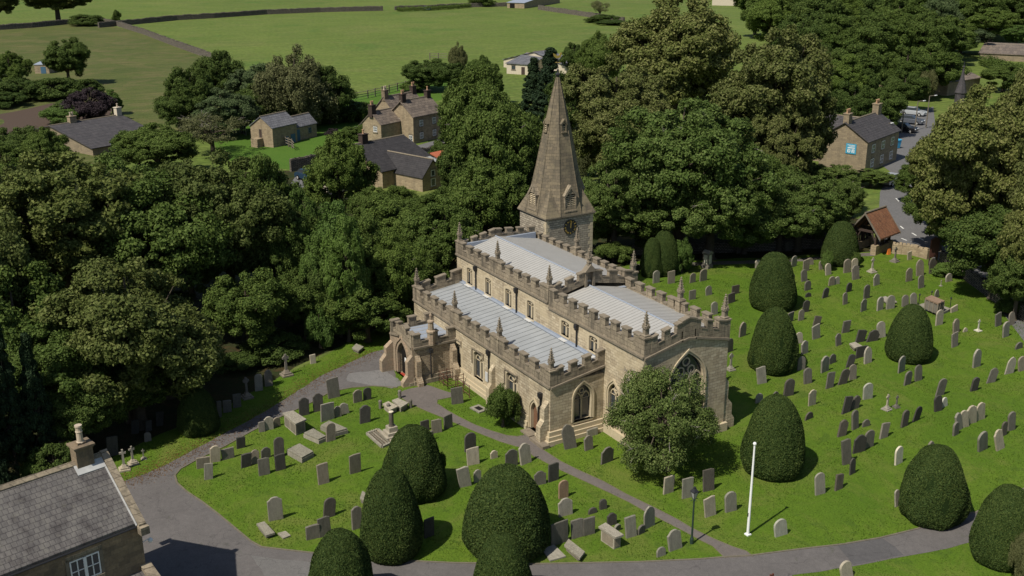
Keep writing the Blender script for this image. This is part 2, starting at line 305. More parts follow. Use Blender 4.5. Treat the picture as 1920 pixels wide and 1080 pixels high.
sheet2('drive',DRIVE,.016,M['asphalt'],jit=.05,sub=.5)
sheet2('footpath',PATH,.020,M['path'],jit=.05,sub=.4)
sheet2('footpath',pxs([(1180,503),(1330,497),(1480,492),(1600,482),(1640,480),(1640,474),(1600,476),(1480,486),(1330,491),(1180,496)]),.014,M['path'],jit=.08,sub=1)
ROAD=pxs([(1630,470),(1650,440),(1648,400),(1650,360),(1672,320),(1690,292),(1668,262),(1664,225),(1750,200),(1756,260),(1745,300),(1765,350),(1800,420),(1850,500),(1980,640),(1920,640),(1860,560),(1800,505),(1740,480),(1700,468)])
sheet2('road',ROAD,.012,M['road'])
sheet2('lane',pxs([(540,352),(590,352),(830,296),(900,262),(870,248),(800,268),(690,298),(560,322)]),.012,M['road'])
sheet2('pub_forecourt',pxs([(1640,300),(1680,330),(1700,260),(1660,215),(1640,240)]),.010,M['road'])
# edging of the drive: a thin worn kerb
def ribbon(mb,line,w,z,h):
    for a,b in zip(line[:-1],line[1:]):
        a=Vector(a);b=Vector(b);d=(b-a)
        if d.length<.05: continue
        n=Vector((-d.y,d.x)).normalized()*w/2
        mb.hexa([(a.x-n.x,a.y-n.y,z),(b.x-n.x,b.y-n.y,z),(b.x+n.x,b.y+n.y,z),(a.x+n.x,a.y+n.y,z)],[(a.x-n.x,a.y-n.y,z+h),(b.x-n.x,b.y-n.y,z+h),(b.x+n.x,b.y+n.y,z+h),(a.x+n.x,a.y+n.y,z+h)])
kb=MB(); ribbon(kb,pxs(INNER),.10,0,.05); ribbon(kb,pxs(PLO),.05,0,.04); ribbon(kb,pxs(PUP[3:]),.05,0,.04)
k=fixn(kb.build('kerb',M['kerb'])); k['kind']='structure'
# road paint
rp=MB()
def dash(px0,px1,wd):
    a=Vector(g2(*px0));b=Vector(g2(*px1));d=b-a;n=Vector((-d.y,d.x)).normalized()*wd/2
    rp.add([(a.x-n.x,a.y-n.y,.018),(b.x-n.x,b.y-n.y,.018),(b.x+n.x,b.y+n.y,.018),(a.x+n.x,a.y+n.y,.018)],[(0,1,2,3)])
for a,b in[((1671,411),(1678,417)),((1688,424),(1694,429)),((1710,437),(1718,442)),((1724,446),(1732,451)),((1708,453),(1722,457)),((1690,447),(1700,451)),((1663,402),(1668,407)),((1680,372),(1686,378)),((1700,388),(1707,394)),((1722,406),(1730,412)),((1748,428),(1758,435)),((1776,448),(1790,459))]: dash(a,b,.18)
0 and ribbon(rp,pxs([(1672,420),(1690,416),(1688,426),(1672,426)]),.12,.014,.004)
o=fixn(rp.build('road_markings',M['line'])); o['kind']='structure'

# ------------------------------------------------ auto labels for repeats
LM=[("the white flagpole",1405,960),("the black lamp post",1299,985),("the holly tree by the chancel",1245,850),("the small south door",1003,800),("the church porch",755,700),("the broken column monument",733,810),
("the wide yew with a hole in it",950,1000),("the front left yew dome",735,1000),("the leafy-sided yew dome",780,900),("the yew behind the flagpole",1447,860),("the yew at the drive's bend",1745,950),("the rightmost yew",1875,1000),
("the nearer yew beside the chancel",1447,670),("the farther yew beside the chancel",1447,560),("the lone yew among right graves",1702,650),("the yew near the lychgate",1574,480),("the dark yew behind the nave",1237,500),("the shaded yew by the drive",373,790),
("the tall panelled chest tomb",550,790),("the crumbling chest tomb",1146,1000),("the railed pink-topped tomb",1750,570),("the lychgate",1640,450),("the pale pedimented monument",1325,490),("the two low coped tombs",744,755),
("the aisle's east window",1092,830),("the left cottage chimney",172,850),("the lawn's bottom left corner",500,1015),("the far left lawn corner",345,885),("the right edge of the picture",1915,700),("the wall by the road",1750,500),("the two small broken crosses",1675,755),("the row of four pale headstones",1815,785)]
USED={}
PEND=[]
def autolabel(o,desc,px,py,lms=None,exclude=None):
    best=min((l for l in (lms or LM) if l[0]!=exclude),key=lambda l:math.hypot((l[1]-px),(l[2]-py)*1.5))
    dx=px-best[1];dy=(py-best[2])*1.6
    a=math.degrees(math.atan2(dy,dx))%360
    d=('right of','front-right of','in front of','front-left of','left of','behind-left of','behind','behind-right of')[int(((a+22.5)%360)//45)]
    PEND.append((o,desc,best[0],d,math.hypot(dx,dy),px,py))
ORD=['nearest','second','third','fourth','fifth','sixth','seventh','eighth','ninth','tenth','eleventh','twelfth','thirteenth','fourteenth','fifteenth']
def flush_labels():
    from collections import defaultdict
    G=defaultdict(list)
    for q in PEND: G[(q[1],q[2],q[3])].append(q)
    for (desc,lm,d),qs in G.items():
        qs.sort(key=lambda q:q[4])
        for i,q in enumerate(qs):
            q[0]['label']=(f"{desc} {d} {lm}" if len(qs)==1 else f"{ORD[i]} {desc} {d} {lm}")
# ================================================= CHURCH
AX0,AX1,AY0,AY1=-73.6,-53.4,34.3,38.5      # south aisle
NX0,NX1,NY0,NY1=-74.15,-60.3,38.5,46.2     # nave
CX1,CY1=-49.2,45.35                        # chancel
L0=(-62.,40.,0.)
church=thing('parish_church','medieval stone church with broach spire, clock tower, battlements and pale lead roofs','church',L0)
def cm(): return MB(L0)
def part(mb,name,mat,parent=None,fix=True):
    o=mb.build(name,mat,parent or church); return fixn(o) if fix else o
def arch(w,hs,hp,n=7,kind='g'):   # outline of an arched opening, origin bottom centre (u,v)
    P=[(-w/2,0),(w/2,0)]
    for i in range(n+1):
        t=i/n
        if kind=='g': # pointed
            a=t*math.radians(60); P.append((w/2-w*(1-math.cos(a)), hs+ math.sin(a)/math.sin(R(60))*hp))
        else:
            a=t*math.pi/2; P.append((w/2*math.cos(a),hs+math.sin(a)*hp))
    Q=[(-u,v) for u,v in P[2:-1]][::-1]
    return P+Q
def place(face,c,uv,dep=0.):   # face 'S': plane y=c ,u->x ; 'E': plane x=c, u->y
    u,v=uv
    return {'S':(u,c-dep,v),'E':(c+dep,u,v),'N':(u,c+dep,v),'W':(c-dep,u,v)}[face]
IN={'S':(0,1,0),'E':(-1,0,0),'N':(0,-1,0),'W':(1,0,0)}
def sc3(v,k): return (v[0]*k,v[1]*k,v[2]*k)
def opening(cut,face,c,u0,v0,outline,dep=.4):
    cut.prism([place(face,c,(u0+u,v0+v),.3) for u,v in outline],sc3(IN[face],.3+dep))
def ring(mb,face,c,u0,v0,outer,inner,proud,depth):  # moulded ring between two outlines of equal length
    n=len(outer)
    A=[place(face,c,(u0+u,v0+v),proud) for u,v in outer]; B=[place(face,c,(u0+u,v0+v),proud) for u,v in inner]
    C=[tuple(a+b for a,b in zip(p,sc3(IN[face],depth))) for p in A]; D=[tuple(a+b for a,b in zip(p,sc3(IN[face],depth))) for p in B]
    fs=[]
    for i in range(n):
        j=(i+1)%n; fs+=[(i,j,n+j,n+i),(n+i,n+j,3*n+j,3*n+i),(2*n+i,2*n+j,j,i),(3*n+i,3*n+j,2*n+j,2*n+i)]
    mb.add(A+B+C+D,fs)
def scaleo(o,k,dv=0): 
    us=[p[0] for p in o]; return [(u*k if True else u,v*(1 if v<=.001 else 1)+ (dv if v>.001 else -0.0)) for u,v in o]
def grow(o,g_):  # offset outline outwards
    r=[]
    for u,v in o:
        if v<=.001: r.append((u+math.copysign(g_,u),v-g_*.0))
        elif abs(u)<.001: r.append((u,v+g_*1.5))
        else: r.append((u+math.copysign(g_,u)*.9,v+ g_*.5))
    return r
def window(face,c,u0,v0,w,hs,hp,lights=2,kind='g',hood=True,root=None,mk=cm,dep=.28,dm=None):
    dm=dm or M['dress']; o=arch(w,hs,hp,7,kind)
    mb=mk(); ring(mb,face,c,u0,v0,grow(o,.13 if kind=='g' else .26),o,.012,.2); 
    if hood: ring(mb,face,c,u0,v0+.02,[p for p in grow(o,.22)],[p for p in grow(o,.12)],.07,.1)
    s=.10; mb.prism([place(face,c,p,.06) for p in((u0-w/2-.12,v0-.12),(u0+w/2+.12,v0-.12),(u0+w/2+.12,v0-.01),(u0-w/2-.12,v0-.01))],sc3(IN[face],.34))
    win=part(mb,'window',dm,root)
    gl=mk(); gl.prism([place(face,c,(u0+u*1.08,v0+v-.008),-dep) for u,v in o],sc3(IN[face],.05)); part(gl,'pane',M['glass'],win)
    tr=mk(); t=.05 if kind=='g' else .085
    for k in range(1,lights):
        uu=u0-w/2+w*k/lights; tr.prism([place(face,c,p,-dep+.10) for p in((uu-t,v0),(uu+t,v0),(uu+t,v0+hs+hp*.25),(uu-t,v0+hs+hp*.25))],sc3(IN[face],.08))
    lw=w/lights
    for k in range(lights):   # little arched heads and tracery
        uu=u0-w/2+lw*(k+.5); a=arch(lw-.02,0.0,lw*.75,5); a=[(x,y+.001) for x,y in a]; b=[(x*.78,y*.78+.001) for x,y in a]
        if kind=='g': ring(tr,face,c,uu,v0+hs-.02,a,b,-dep+.1,.08)
        else: ring(tr,face,c,uu,v0+hs-lw*.62,a,b,-dep+.1,.08)
    if lights>1 and kind=='g':
        n=10
        for r0,cu,cv in ([(w*.15,u0,v0+hs+hp*.52)] if lights==2 else [(w*.12,u0,v0+hs+hp*.68),(w*.12,u0-w*.16,v0+hs+hp*.38),(w*.12,u0+w*.16,v0+hs+hp*.38)]):
            ring(tr,face,c,cu,cv,[(r0*math.cos(2*math.pi*i/n),r0*math.sin(2*math.pi*i/n)) for i in range(n)],[(r0*.7*math.cos(2*math.pi*i/n),r0*.7*math.sin(2*math.pi*i/n)) for i in range(n)],-dep+.1,.08)
    part(tr,'tracery',dm,win)
    return win
def seg(mb,a,b,out,z0a,z1a,z0b,z1b,o0,o1):
    """prism along a->b (xy) between offsets o0..o1 along 'out' with sloping bottom/top"""
    p=lambda q,o,z:(q[0]+out[0]*o,q[1]+out[1]*o,z)
    mb.hexa([p(a,o0,z0a),p(b,o0,z0b),p(b,o1,z0b),p(a,o1,z0a)],[p(a,o0,z1a),p(b,o0,z1b),p(b,o1,z1b),p(a,o1,z1a)])
def battlement(A,B,out,n,zs,zsB=None,sill=.58,top=1.22,th=.28,frac=.55,half_ends=True,name='parapet',root=None,mk=cm,strg=True,e0=0.,e1=0.):
    """battlemented parapet from A to B; zs = string-course height at A (zsB at B)"""
    zsB=zs if zsB is None else zsB; mb=mk(); cp=mk(); L=math.hypot(B[0]-A[0],B[1]-A[1])
    at=lambda t:((A[0]+(B[0]-A[0])*t,A[1]+(B[1]-A[1])*t)); z=lambda t:zs+(zsB-zs)*t
    if strg: a_,b_=-e0/L,1+e1/L; seg(cp,at(a_),at(b_),out,z(a_)-.06,z(a_)+.08,z(b_)-.06,z(b_)+.08,-.02,.13)
    seg(mb,A,B,out,z(0)+.06,z(0)+sill,z(1)+.06,z(1)+sill,-th,.035)
    pit=1.0/(n-1+frac) if half_ends else 1.0/n
    for k in range(n):
        t0=k*pit+(0 if half_ends else pit*(1-frac)/2); t1=t0+pit*frac
        jz=random.uniform(-.015,.015)
        seg(mb,at(t0),at(t1),out,z(t0)+sill,z(t0)+top-.09+jz,z(t1)+sill,z(t1)+top-.09+jz,-th+.004,.031)
        e=.045/L; seg(cp,at(t0-e),at(t1+e),out,z(t0-e)+top-.09+jz,z(t0-e)+top+jz,z(t1+e)+top-.09+jz,z(t1+e)+top+jz,-th-.05,.085)
        if k<n-1:
            t2=(k+1)*pit+(0 if half_ends else pit*(1-frac)/2)
            seg(cp,at(t1+e),at(t2-e),out,z(t1)+sill,z(t1)+sill+.07,z(t2)+sill,z(t2)+sill+.07,-th-.03,.065)
    p=part(mb,name,M['parapet'],root); part(cp,'coping',M['coping'],p); return p
def pinnacle(x,y,z,h=1.55,root=None,mk=cm,w=.2):
    mb=mk(); mb.lathe((x,y,z),[(w*1.25,-.35),(w*1.25,.0),(w*1.45,.03),(w*1.45,.1),(w*.95,.14),(w*.95,h*.38),(w*1.25,h*.4),(w*1.25,h*.44),(w*.8,h*.47),(w*.22,h*.93)],4,True)
    for k in range(4):      # gablets and crockets
        t=math.pi/2*k; cx,cy=math.cos(t),math.sin(t)
        for j,f in enumerate((.5,.62,.74,.85)):
            r=w*(.8-(f-.47)/.46*.55)*.95; q=.055*(1.1-f*.5)
            tt=t+math.pi/4; px,py=x+math.cos(tt)*(r+q*.7),y+math.sin(tt)*(r+q*.7)
            mb.lathe((px,py,z+h*f),[(.01,-q),(q,0),(q*.7,q*.8),(.01,q*1.3)],5)
        mb.prism([(x+cx*w*.75-cy*w*.8,y+cy*w*.75+cx*w*.8,z+h*.34),(x+cx*w*.75+cy*w*.8,y+cy*w*.75-cx*w*.8,z+h*.34),(x+cx*w*.75,y+cy*w*.75,z+h*.52)],(cx*.05,cy*.05,0))
    mb.lathe((x,y,z+h*.88),[(.03,0),(.10,.05),(.05,.09),(.03,.13),(.075,.18),(.02,.25)],6)
    return part(mb,'pinnacle',M['coping'],root)
random.seed(5)
# --- bodies of the building
W=cm(); W.box(AX0,AX1,AY0,AY1+.2,0,4.12); aisle=part(W,'wall',M['wall'])
W=cm(); W.box(NX0,NX1,NY0,NY1,0,7.1); nave=part(W,'wall',M['wall'])
W=cm(); W.add([(NX1-.2,NY0+.003,0),(CX1,NY0+.003,0),(CX1,CY1,0),(NX1-.2,CY1,0),(NX1-.2,NY0+.003,6.75),(CX1,NY0+.003,6.75),(CX1,CY1,6.75),(NX1-.2,CY1,6.75),(NX1-.2,41.95,7.3),(CX1,41.95,7.3)],
  [(0,3,2,1),(0,1,5,4),(2,3,7,6),(1,2,6,9,5),(3,0,4,8,7),(4,5,9,8),(6,7,8,9)]); chan=part(W,'wall',M['wall'])
W=cm(); W.box(NX0-.0,NX1,NY1-.1,50.3,0,4.4); part(W,'wall',M['towerw'])    # north aisle
W=cm(); W.box(NX0,NX1,NY1,50.1,4.4,4.5); part(W,'roof',M['lead'])
# --- openings
def cut(wall,lst):
    c=cm()
    for (face,cc,u0,v0,w_,hs,hp,kind) in lst: opening(c,face,cc,u0,v0-.012,arch(w_+.03,hs+.02,hp+.02,7,kind))
    co=fixn(c.build('cutter',M['dark'])); co.location=L0; booldiff(wall,co) if False else None
    # child objects are in local coordinates of the church Empty
    wall_parent=wall.parent; wall.parent=None; co.location=(0,0,0); booldiff(wall,co); wall.parent=wall_parent
aw=[('S',AY0,-66.15,.95,.95,1.75,.001,'r'),('S',AY0,-63.05,1.0,1.35,1.75,.3,'r'),('S',AY0,-58.35,1.1,1.35,1.75,.3,'r'),('S',AY0,-55.35,.15,.85,1.3,.75,'g'),('E',AX1,36.85,1.1,1.35,1.5,1.05,'g')]
cut(aisle,aw)
nw=[('S',NY0,x,5.0,.9,1.2,.12,'r') for x in(-72.0,-69.0,-65.9,-62.75)]
cut(nave,nw)
cw=[('S',NY0,-58.15,5.15,.95,.95,.12,'r'),('S',NY0,-54.75,5.15,.95,.95,.12,'r'),('S',NY0,-52.3,1.6,1.15,1.25,.9,'g'),('E',CX1,42.05,2.2,2.7,2.0,2.0,'g')]
cut(chan,cw)
for q in aw:
    if q[7]=='r' or q[0]=='E': window(q[0],q[1],q[2],q[3],q[4],q[5],q[6],2,q[7],hood=q[7]=='g')
for q in nw+cw[:2]: window(q[0],q[1],q[2],q[3],q[4],q[5],q[6],2,'r',hood=False,dep=.2)
window(*cw[2][:7],2,'g'); window(*cw[3][:7],3,'g')
# hood labels over the square-headed windows
for x,z,w_ in[(-63.05,3.13,1.75),(-58.35,3.2,1.75),(-66.15,3.0,1.2)]:
    hd=cm(); hd.box(x-w_/2,x+w_/2,AY0-.1,AY0+.02,z,z+.1); hd.box(x-w_/2,x-w_/2+.09,AY0-.1,AY0+.02,z-1.1 if w_>1.5 else z-.3,z); hd.box(x+w_/2-.09,x+w_/2,AY0-.1,AY0+.02,z-.35,z); part(hd,'hood_mould',M['parapet'])
# south door
d=cm(); o_=arch(.85,1.3,.75); ring(d,'S',AY0,-55.35,.15,grow(o_,.12),o_,.02,.25); ring(d,'S',AY0,-55.35,.17,grow(o_,.22),grow(o_,.12),.08,.1); df=part(d,'door_frame',M['dress'])
d=cm(); d.prism([place('S',AY0,(-55.35+u,.15+v),-.22) for u,v in o_],(0,.06,0)); part(d,'door',M['oak'],df)
# plinths
P=cm()
for a,(z0,z1,pr) in enumerate(((0,.28,.34),(.28,.55,.24),(.55,.86,.14))):
    P.box(AX1-.001,AX1+pr,AY0-pr,NY0-.02,z0,z1); 
    P.box(AX0,-56.0,AY0-pr*.8,AY0+.001,z0,z1); P.box(-54.75,AX1-.001,AY0-pr,AY0+.001,z0,z1)
    P.box(AX1,CX1-.001,NY0-pr*.7,NY0+.001,z0,z1) if False else None
P.box(AX1+.35,CX1,NY0-.2,NY0+.0,0,.6); P.box(CX1-.001,CX1+.22,NY0-.2,CY1+.2,0,.6)
P.box(AX0,-56.0,AY0-.10,AY0+.001,.86,.93)
part(P,'plinth',M['dress'])
st=cm(); st.box(-55.9,-54.8,AY0-.75,AY0-.02,0,.13); st.box(-54.5,-52.85,AY0-.9,AY0-.36,0,.22); part(st,'door_step',M['coping'])
# roofs with standing seams
def roofslab(name,pts,seams,mat=M['lead']):
    mb=cm(); mb.prism(pts,(0,0,-.12)); r=part(mb,name,mat)
    s=cm()
    for a,b in seams:
        s.tube(a,b,.022 if mat==M['leadb'] else .013,n=5)
    part(s,'standing_seam',mat,r); return r
sm=[]; x=AX0+.45
while x<AX1-.35: sm.append(((x,AY0+.3,4.33),(x,AY1-.02,4.83))); x+=.62
roofslab('roof',[(AX0+.25,AY0+.27,4.31),(AX1-.25,AY0+.27,4.31),(AX1-.25,AY1-.002,4.81),(AX0+.25,AY1-.002,4.81)],sm,M['leadb'])
RY=41.95
for y0,y1,z0,z1 in((NY0+.27,RY,7.28,8.02),(RY,NY1-.27,8.02,7.28)):
    sm=[];x=NX0+.4
    while x<NX1-.35: sm.append(((x,y0,z0+.015),(x,y1,z1+.015))); x+=.36
    roofslab('roof',[(NX0+.25,y0,z0),(NX1-.1,y0,z0),(NX1-.1,y1,z1),(NX0+.25,y1,z1)],sm)
for y0,y1,z0,z1 in((NY0+.27,RY,6.98,7.62),(RY,CY1-.27,7.62,6.98)):
    sm=[];x=NX1+.3
    while x<CX1-.35: sm.append(((x,y0,z0+.015),(x,y1,z1+.015))); x+=.36
    roofslab('roof',[(NX1+.0,y0,z0),(CX1-.27,y0,z0),(CX1-.27,y1,z1),(NX1+.0,y1,z1)],sm)
rr=cm(); rr.tube((NX0+.2,RY,8.04),(NX1-.2,RY,8.04),.06,n=6); rr.tube((NX1,RY,7.64),(CX1-.3,RY,7.64),.06,n=6); part(rr,'ridge_roll',M['flash'])
fl=cm(); fl.box(AX0+.3,AX1-.3,AY1-.25,AY1-.005,4.83,4.87); fl.box(AX0+.3,AX1-.3,AY1-.03,AY1-.004,4.8,5.0); fl.box(NX1+.005,NX1+.3,NY0+.3,CY1-.3,7.05,7.1); fl.box(NX0+.25,NX0+.5,NY0+.4,NY1-.5,7.3,7.85)
part(fl,'flashing',M['flash'])
for x in(-72.0,-69.0,-65.9,-62.75,-58.15,-54.75): wl=cm(); wl.box(x-.4,x+.4,AY1-.32,AY1-.01,4.86,4.90); part(wl,'sill_flashing',M['whitelead'])
# parapets
S_=(0,-1);E_=(1,0);N_=(0,1);W_=(-1,0)
def corner_block(x,y,z0,z1,r=.3,name='corner_block'):
    mb=cm(); mb.box(x-r,x+r,y-r,y+r,z0,z1); mb.box(x-r-.05,x+r+.05,y-r-.05,y+r+.05,z1,z1+.1); return part(mb,name,M['parapet'])
pin_a=[-73.35,-66.9,-60.25,-53.62]
for a,b in zip(pin_a[:-1],pin_a[1:]): battlement((a+.28,AY0),(b-.28,AY0),S_,5,3.95,e0=.555,e1=.5 if b==pin_a[-1] else 0)
for x in pin_a: corner_block(x,AY0+.2,3.95,5.05,.27); pinnacle(x,AY0+.18,5.1,1.45)
battlement((AX1,AY0+.45),(AX1,NY0-.02),E_,4,4.0,4.62,frac=.5,e0=.45)
battlement((AX0,NY0-.05),(AX0,AY0+.5),W_,3,4.72,4.1,frac=.6)
pin_n=[-73.95,-67.8,-60.5]
for a,b in zip(pin_n[:-1],pin_n[1:]): battlement((a+.27,NY0),(b-.27,NY0),S_,6 if a>-70 else 5,6.95,sill=.55,top=1.15,e0=.535,e1=.45 if b==pin_n[-1] else 0)
for x in pin_n: corner_block(x,NY0+.2,6.95,8.0,.26); pinnacle(x,NY0+.18,8.05,1.5)
battlement((NX0,RY),(NX0,NY0+.45),W_,4,7.62,7.02,sill=.55,top=1.0); battlement((NX0,NY1-.45),(NX0,RY),W_,4,7.3,7.62,sill=.55,top=1.0)
battlement((NX1,NY0+.5),(NX1,RY-.35),E_,3,7.1,7.72,sill=.5,top=1.05,strg=False); battlement((NX1,RY+.35),(NX1,NY1-.4),E_,3,7.72,7.1,sill=.5,top=1.05,strg=False)
battlement((NX0+.1,NY1),(NX1-.5,NY1),N_,13,6.7,sill=.45,top=1.05)
for x in(-67.95,NX1-.2): corner_block(x,NY1-.2,6.8,7.9,.24); pinnacle(x,NY1-.2,7.9,1.6)
battlement((NX1+.1,NY0),(CX1-.5,NY0),S_,9,6.62,sill=.72,top=1.4,frac=.52,e1=.5)
battlement((NX1+.1,CY1),(CX1-.5,CY1),N_,9,6.4,sill=.72,top=1.35,frac=.55)
for y0,y1,z0,z1 in((NY0+.5,RY-.5,6.66,7.22),): battlement((CX1,y0),(CX1,y1),E_,3,z0,z1,sill=.62,top=1.28,frac=.48,e0=.5)
battlement((CX1,RY+.5),(CX1,CY1-.45),E_,3,7.22,6.66,sill=.62,top=1.28,frac=.48,e1=.45)
pk=cm(); pk.prism([(CX1-.3,RY-.58,7.2),(CX1-.3,RY+.58,7.2),(CX1-.3,RY+.58,8.45),(CX1-.3,RY,8.62),(CX1-.3,RY-.58,8.45)],(.335,0,0)); pkp=part(pk,'gable_merlon',M['parapet'])
pk=cm()
for s in(-1,1): 
    seg(pk,(CX1,RY),(CX1,RY+s*.62),E_,8.62,8.72,8.45,8.55,-.35,.09); seg(pk,(CX1,RY),(CX1,RY+s*.6),E_,7.2,7.34,7.1,7.24,-.02,.13)
part(pk,'coping',M['coping'],pkp)
for x,y in((CX1-.27,NY0+.25),(CX1-.27,CY1-.22)): corner_block(x,y,6.62,7.85,.29); pinnacle(x,y,7.95,1.6,w=.22)
corner_block(-54.0,CY1-.2,6.6,7.8,.24); pinnacle(-54.0,CY1-.2,7.85,1.6,w=.22)
# bellcote niche at the nave gable
bc=cm()
for s in(-1,1): bc.box(NX1-.25,NX1+.12,RY+s*.33-.09,RY+s*.33+.09,7.6,8.75)
bc.box(NX1-.25,NX1-.15,RY-.24,RY+.24,7.6,8.75)
bc.prism([(NX1-.32,RY-.52,8.7),(NX1-.32,RY+.52,8.7),(NX1-.32,RY,9.25)],(.52,0,0)); part(bc,'gable_niche',M['coping'])
pinnacle(NX1-.06,RY,9.3,1.0,w=.15)
# buttresses
def buttress(mb,face,c,u,w_,stages):
    """stages: list (z0,z1,proj) going up; sloped weathering between"""
    for i,(z0,z1,pr) in enumerate(stages):
        npj=stages[i+1][2] if i+1<len(stages) else 0.0
        wz=min(.45,(pr-npj)*1.3); h1=w_/2-.012*i; h2=h1-.006; bk=-.05-.004*i
        A=lambda uu,d,z:place(face,c,(uu,z),d)
        mb.hexa([A(u-h1,bk,z0),A(u+h1,bk,z0),A(u+h1,pr,z0),A(u-h1,pr,z0)],[A(u-h1,bk,z1),A(u+h1,bk,z1),A(u+h1,pr,z1),A(u-h1,pr,z1)])
        mb.hexa([A(u-h2,bk,z1-.003),A(u+h2,bk,z1-.003),A(u+h2,pr,z1-.003),A(u-h2,pr,z1-.003)],[A(u-h2,bk,z1+wz),A(u+h2,bk,z1+wz),A(u+h2,npj+.008,z1+wz),A(u-h2,npj+.008,z1+wz)])
for face,c,u,w_,stg in[('S',AY0,-60.75,.42,[(0,1.3,.55),(1.3,2.55,.32)]),('S',AY0,-53.75,.5,[(0,1.25,.7),(1.25,2.5,.38)]),('N',CY1,CX1-.4,.7,[(0,.65,1.0),(.65,1.75,.75),(1.75,3.4,.35)]),('N',CY1,-55,.7,[(0,1.75,.75),(1.75,3.4,.35)]),('S',AY0,-71.2,.5,[(0,1.4,.6),(1.4,2.9,.35)]),('N',50.3,-62,.6,[(0,1.6,.7),(1.6,3,.3)])]:
    mb=cm(); buttress(mb,face,c,u,w_,stg); part(mb,'buttress',M['wall'])
# downpipes with rainwater heads
def pipe(x,y,z0,z1,bend=0):
    mb=cm(); yy=y-.1
    mb.box(x-.14,x+.14,y-.26,y-.01,z1-.28,z1); mb.box(x-.1,x+.1,y-.22,y-.01,z1-.4,z1-.28)
    if bend: mb.tube((x,yy,z1-.4),(x,yy,z1-.9),.055); mb.tube((x,yy,z1-.9),(x+bend,yy-.0,z1-1.15),.055); mb.tube((x+bend,yy,z1-1.15),(x+bend,yy,z0),.055)
    else: mb.tube((x,yy,z1-.35),(x,yy,z0),.055)
    part(mb,'downpipe',M['iron'])
pipe(-61.35,AY0,.5,3.85); pipe(-54.45,AY0,1.0,3.25,-.25); pipe(-70.85,NY0,4.85,6.8); pipe(-64.6,NY0,4.85,6.8); pipe(-56.6,NY0,4.9,6.5)
nb=cm(); nb.box(-61.95,-61.6,AY0-.05,AY0,1.3,2.0); part(nb,'notice_panel',M['whitelead'])
# --- porch
PX0,PX1,PY0=-70.4,-66.5,30.75
W=cm(); W.box(PX0,PX1,PY0,AY0+.1,0,2.95); pw=part(W,'wall',M['rubble'])
c=cm(); opening(c,'S',PY0,-68.3,.09,arch(1.73,1.52,1.22),1.9); c.box(-69.5,-67.3,PY0+.6,PY0+2.4,.1,2.5)
co=fixn(c.build('cutter',M['dark'])); wp=pw.parent; pw.parent=None; booldiff(pw,co); pw.parent=wp
pf=cm(); pf.prism([place('S',PY0,(u,v),.03) for u,v in[(PX0,0),(-69.35,0),(-69.35,1.6),(-69.1,2.4),(-68.45,2.95),(PX0,2.95)]],(0,.06,0)); pf.prism([place('S',PY0,(u,v),.03) for u,v in[(PX1,0),(-67.25,0),(-67.25,1.6),(-67.5,2.4),(-68.2,2.95),(PX1,2.95)]],(0,.06,0)); part(pf,'porch_front',M['pinkst'])
o_=arch(1.7,1.5,1.2); mb=cm(); ring(mb,'S',PY0,-68.3,.1,grow(o_,.22),o_,.045,.2); ring(mb,'S',PY0,-68.3,.12,grow(o_,.34),grow(o_,.22),.12,.12); part(mb,'porch_arch',M['pinkst'])
d=cm(); o2=arch(1.1,1.4,.8); d.prism([place('S',PY0,(-68.3+u*1.25,.12+v*1.12),-.26) for u,v in o2],(0,.06,0)); part(d,'door',M['dark'])  # near-black panel close behind the arch, painting the porch's inner shade; no real door
d=cm(); d.box(-68.4,-68.15,PY0+.2,PY0+.24,1.15,1.5); part(d,'notice',M['white'])
d=cm(); d.box(-68.9,-67.7,PY0+.0,PY0+.24,.02,.12); part(d,'door_mat',M['red'])
r=cm(); r.prism([(PX0+.25,PY0+.25,3.0),(PX1-.25,PY0+.25,3.0),(PX1-.25,AY0-.02,3.0),(PX0+.25,AY0-.02,3.0)],(0,0,.12)); rf=part(r,'roof',M['flash'])
r=cm()
for x in(-69.7,-69.0,-68.3,-67.6,-66.95): r.tube((x,PY0+.3,3.13),(x,AY0-.03,3.13),.03,n=5)
part(r,'standing_seam',M['lead'],rf)
battlement((PX0+.1,PY0),(-68.75,PY0),S_,2,2.88,3.2,frac=.5,sill=.5,top=1.08); battlement((-67.95,PY0),(PX1-.1,PY0),S_,2,3.2,2.88,frac=.5,sill=.5,top=1.08)
pk=cm(); pk.prism([(-68.8,PY0-.03,3.0),(-67.9,PY0-.03,3.0),(-67.9,PY0-.03,4.0),(-68.35,PY0-.03,4.15),(-68.8,PY0-.03,4.0)],(0,.32,0)); part(pk,'gable_merlon',M['parapet'])
battlement((PX1,PY0+.05),(PX1,AY0-.05),E_,3,2.88,frac=.42,sill=.45,top=1.08); battlement((PX0,PY0+.05),(PX0,AY0-.05),W_,3,2.88,frac=.45,sill=.45,top=1.08)
ch=cm(); ch.lathe((PX1-.05,32.3,2.9),[(.3,0),(.3,.95),(.36,.98),(.36,1.1),(.24,1.2),(.21,1.75),(.27,1.78),(.27,1.88),(.12,1.95)],8); ch.lathe((PX1-.05,32.3,4.85),[(.08,0),(.08,.3),(.12,.34),(.03,.5)],6); part(ch,'stack_pinnacle',M['pinkst'])
for face,c_,u,w_,stg in[('S',PY0,PX1-.2,.45,[(0,.35,.85),(.35,1.9,.45)]),('S',PY0,PX0+.25,.5,[(0,.9,1.0),(.9,1.9,.6)]),('E',PX1,PY0+.35,.4,[(0,.3,.6),(.3,1.9,.3)]),('E',PX1,33.95,.4,[(0,.9,.9),(.9,2.3,.5)])]:
    mb=cm(); buttress(mb,face,c_,u,w_,stg); part(mb,'buttress',M['pinkst'] if face=='S' else M['rubble'])
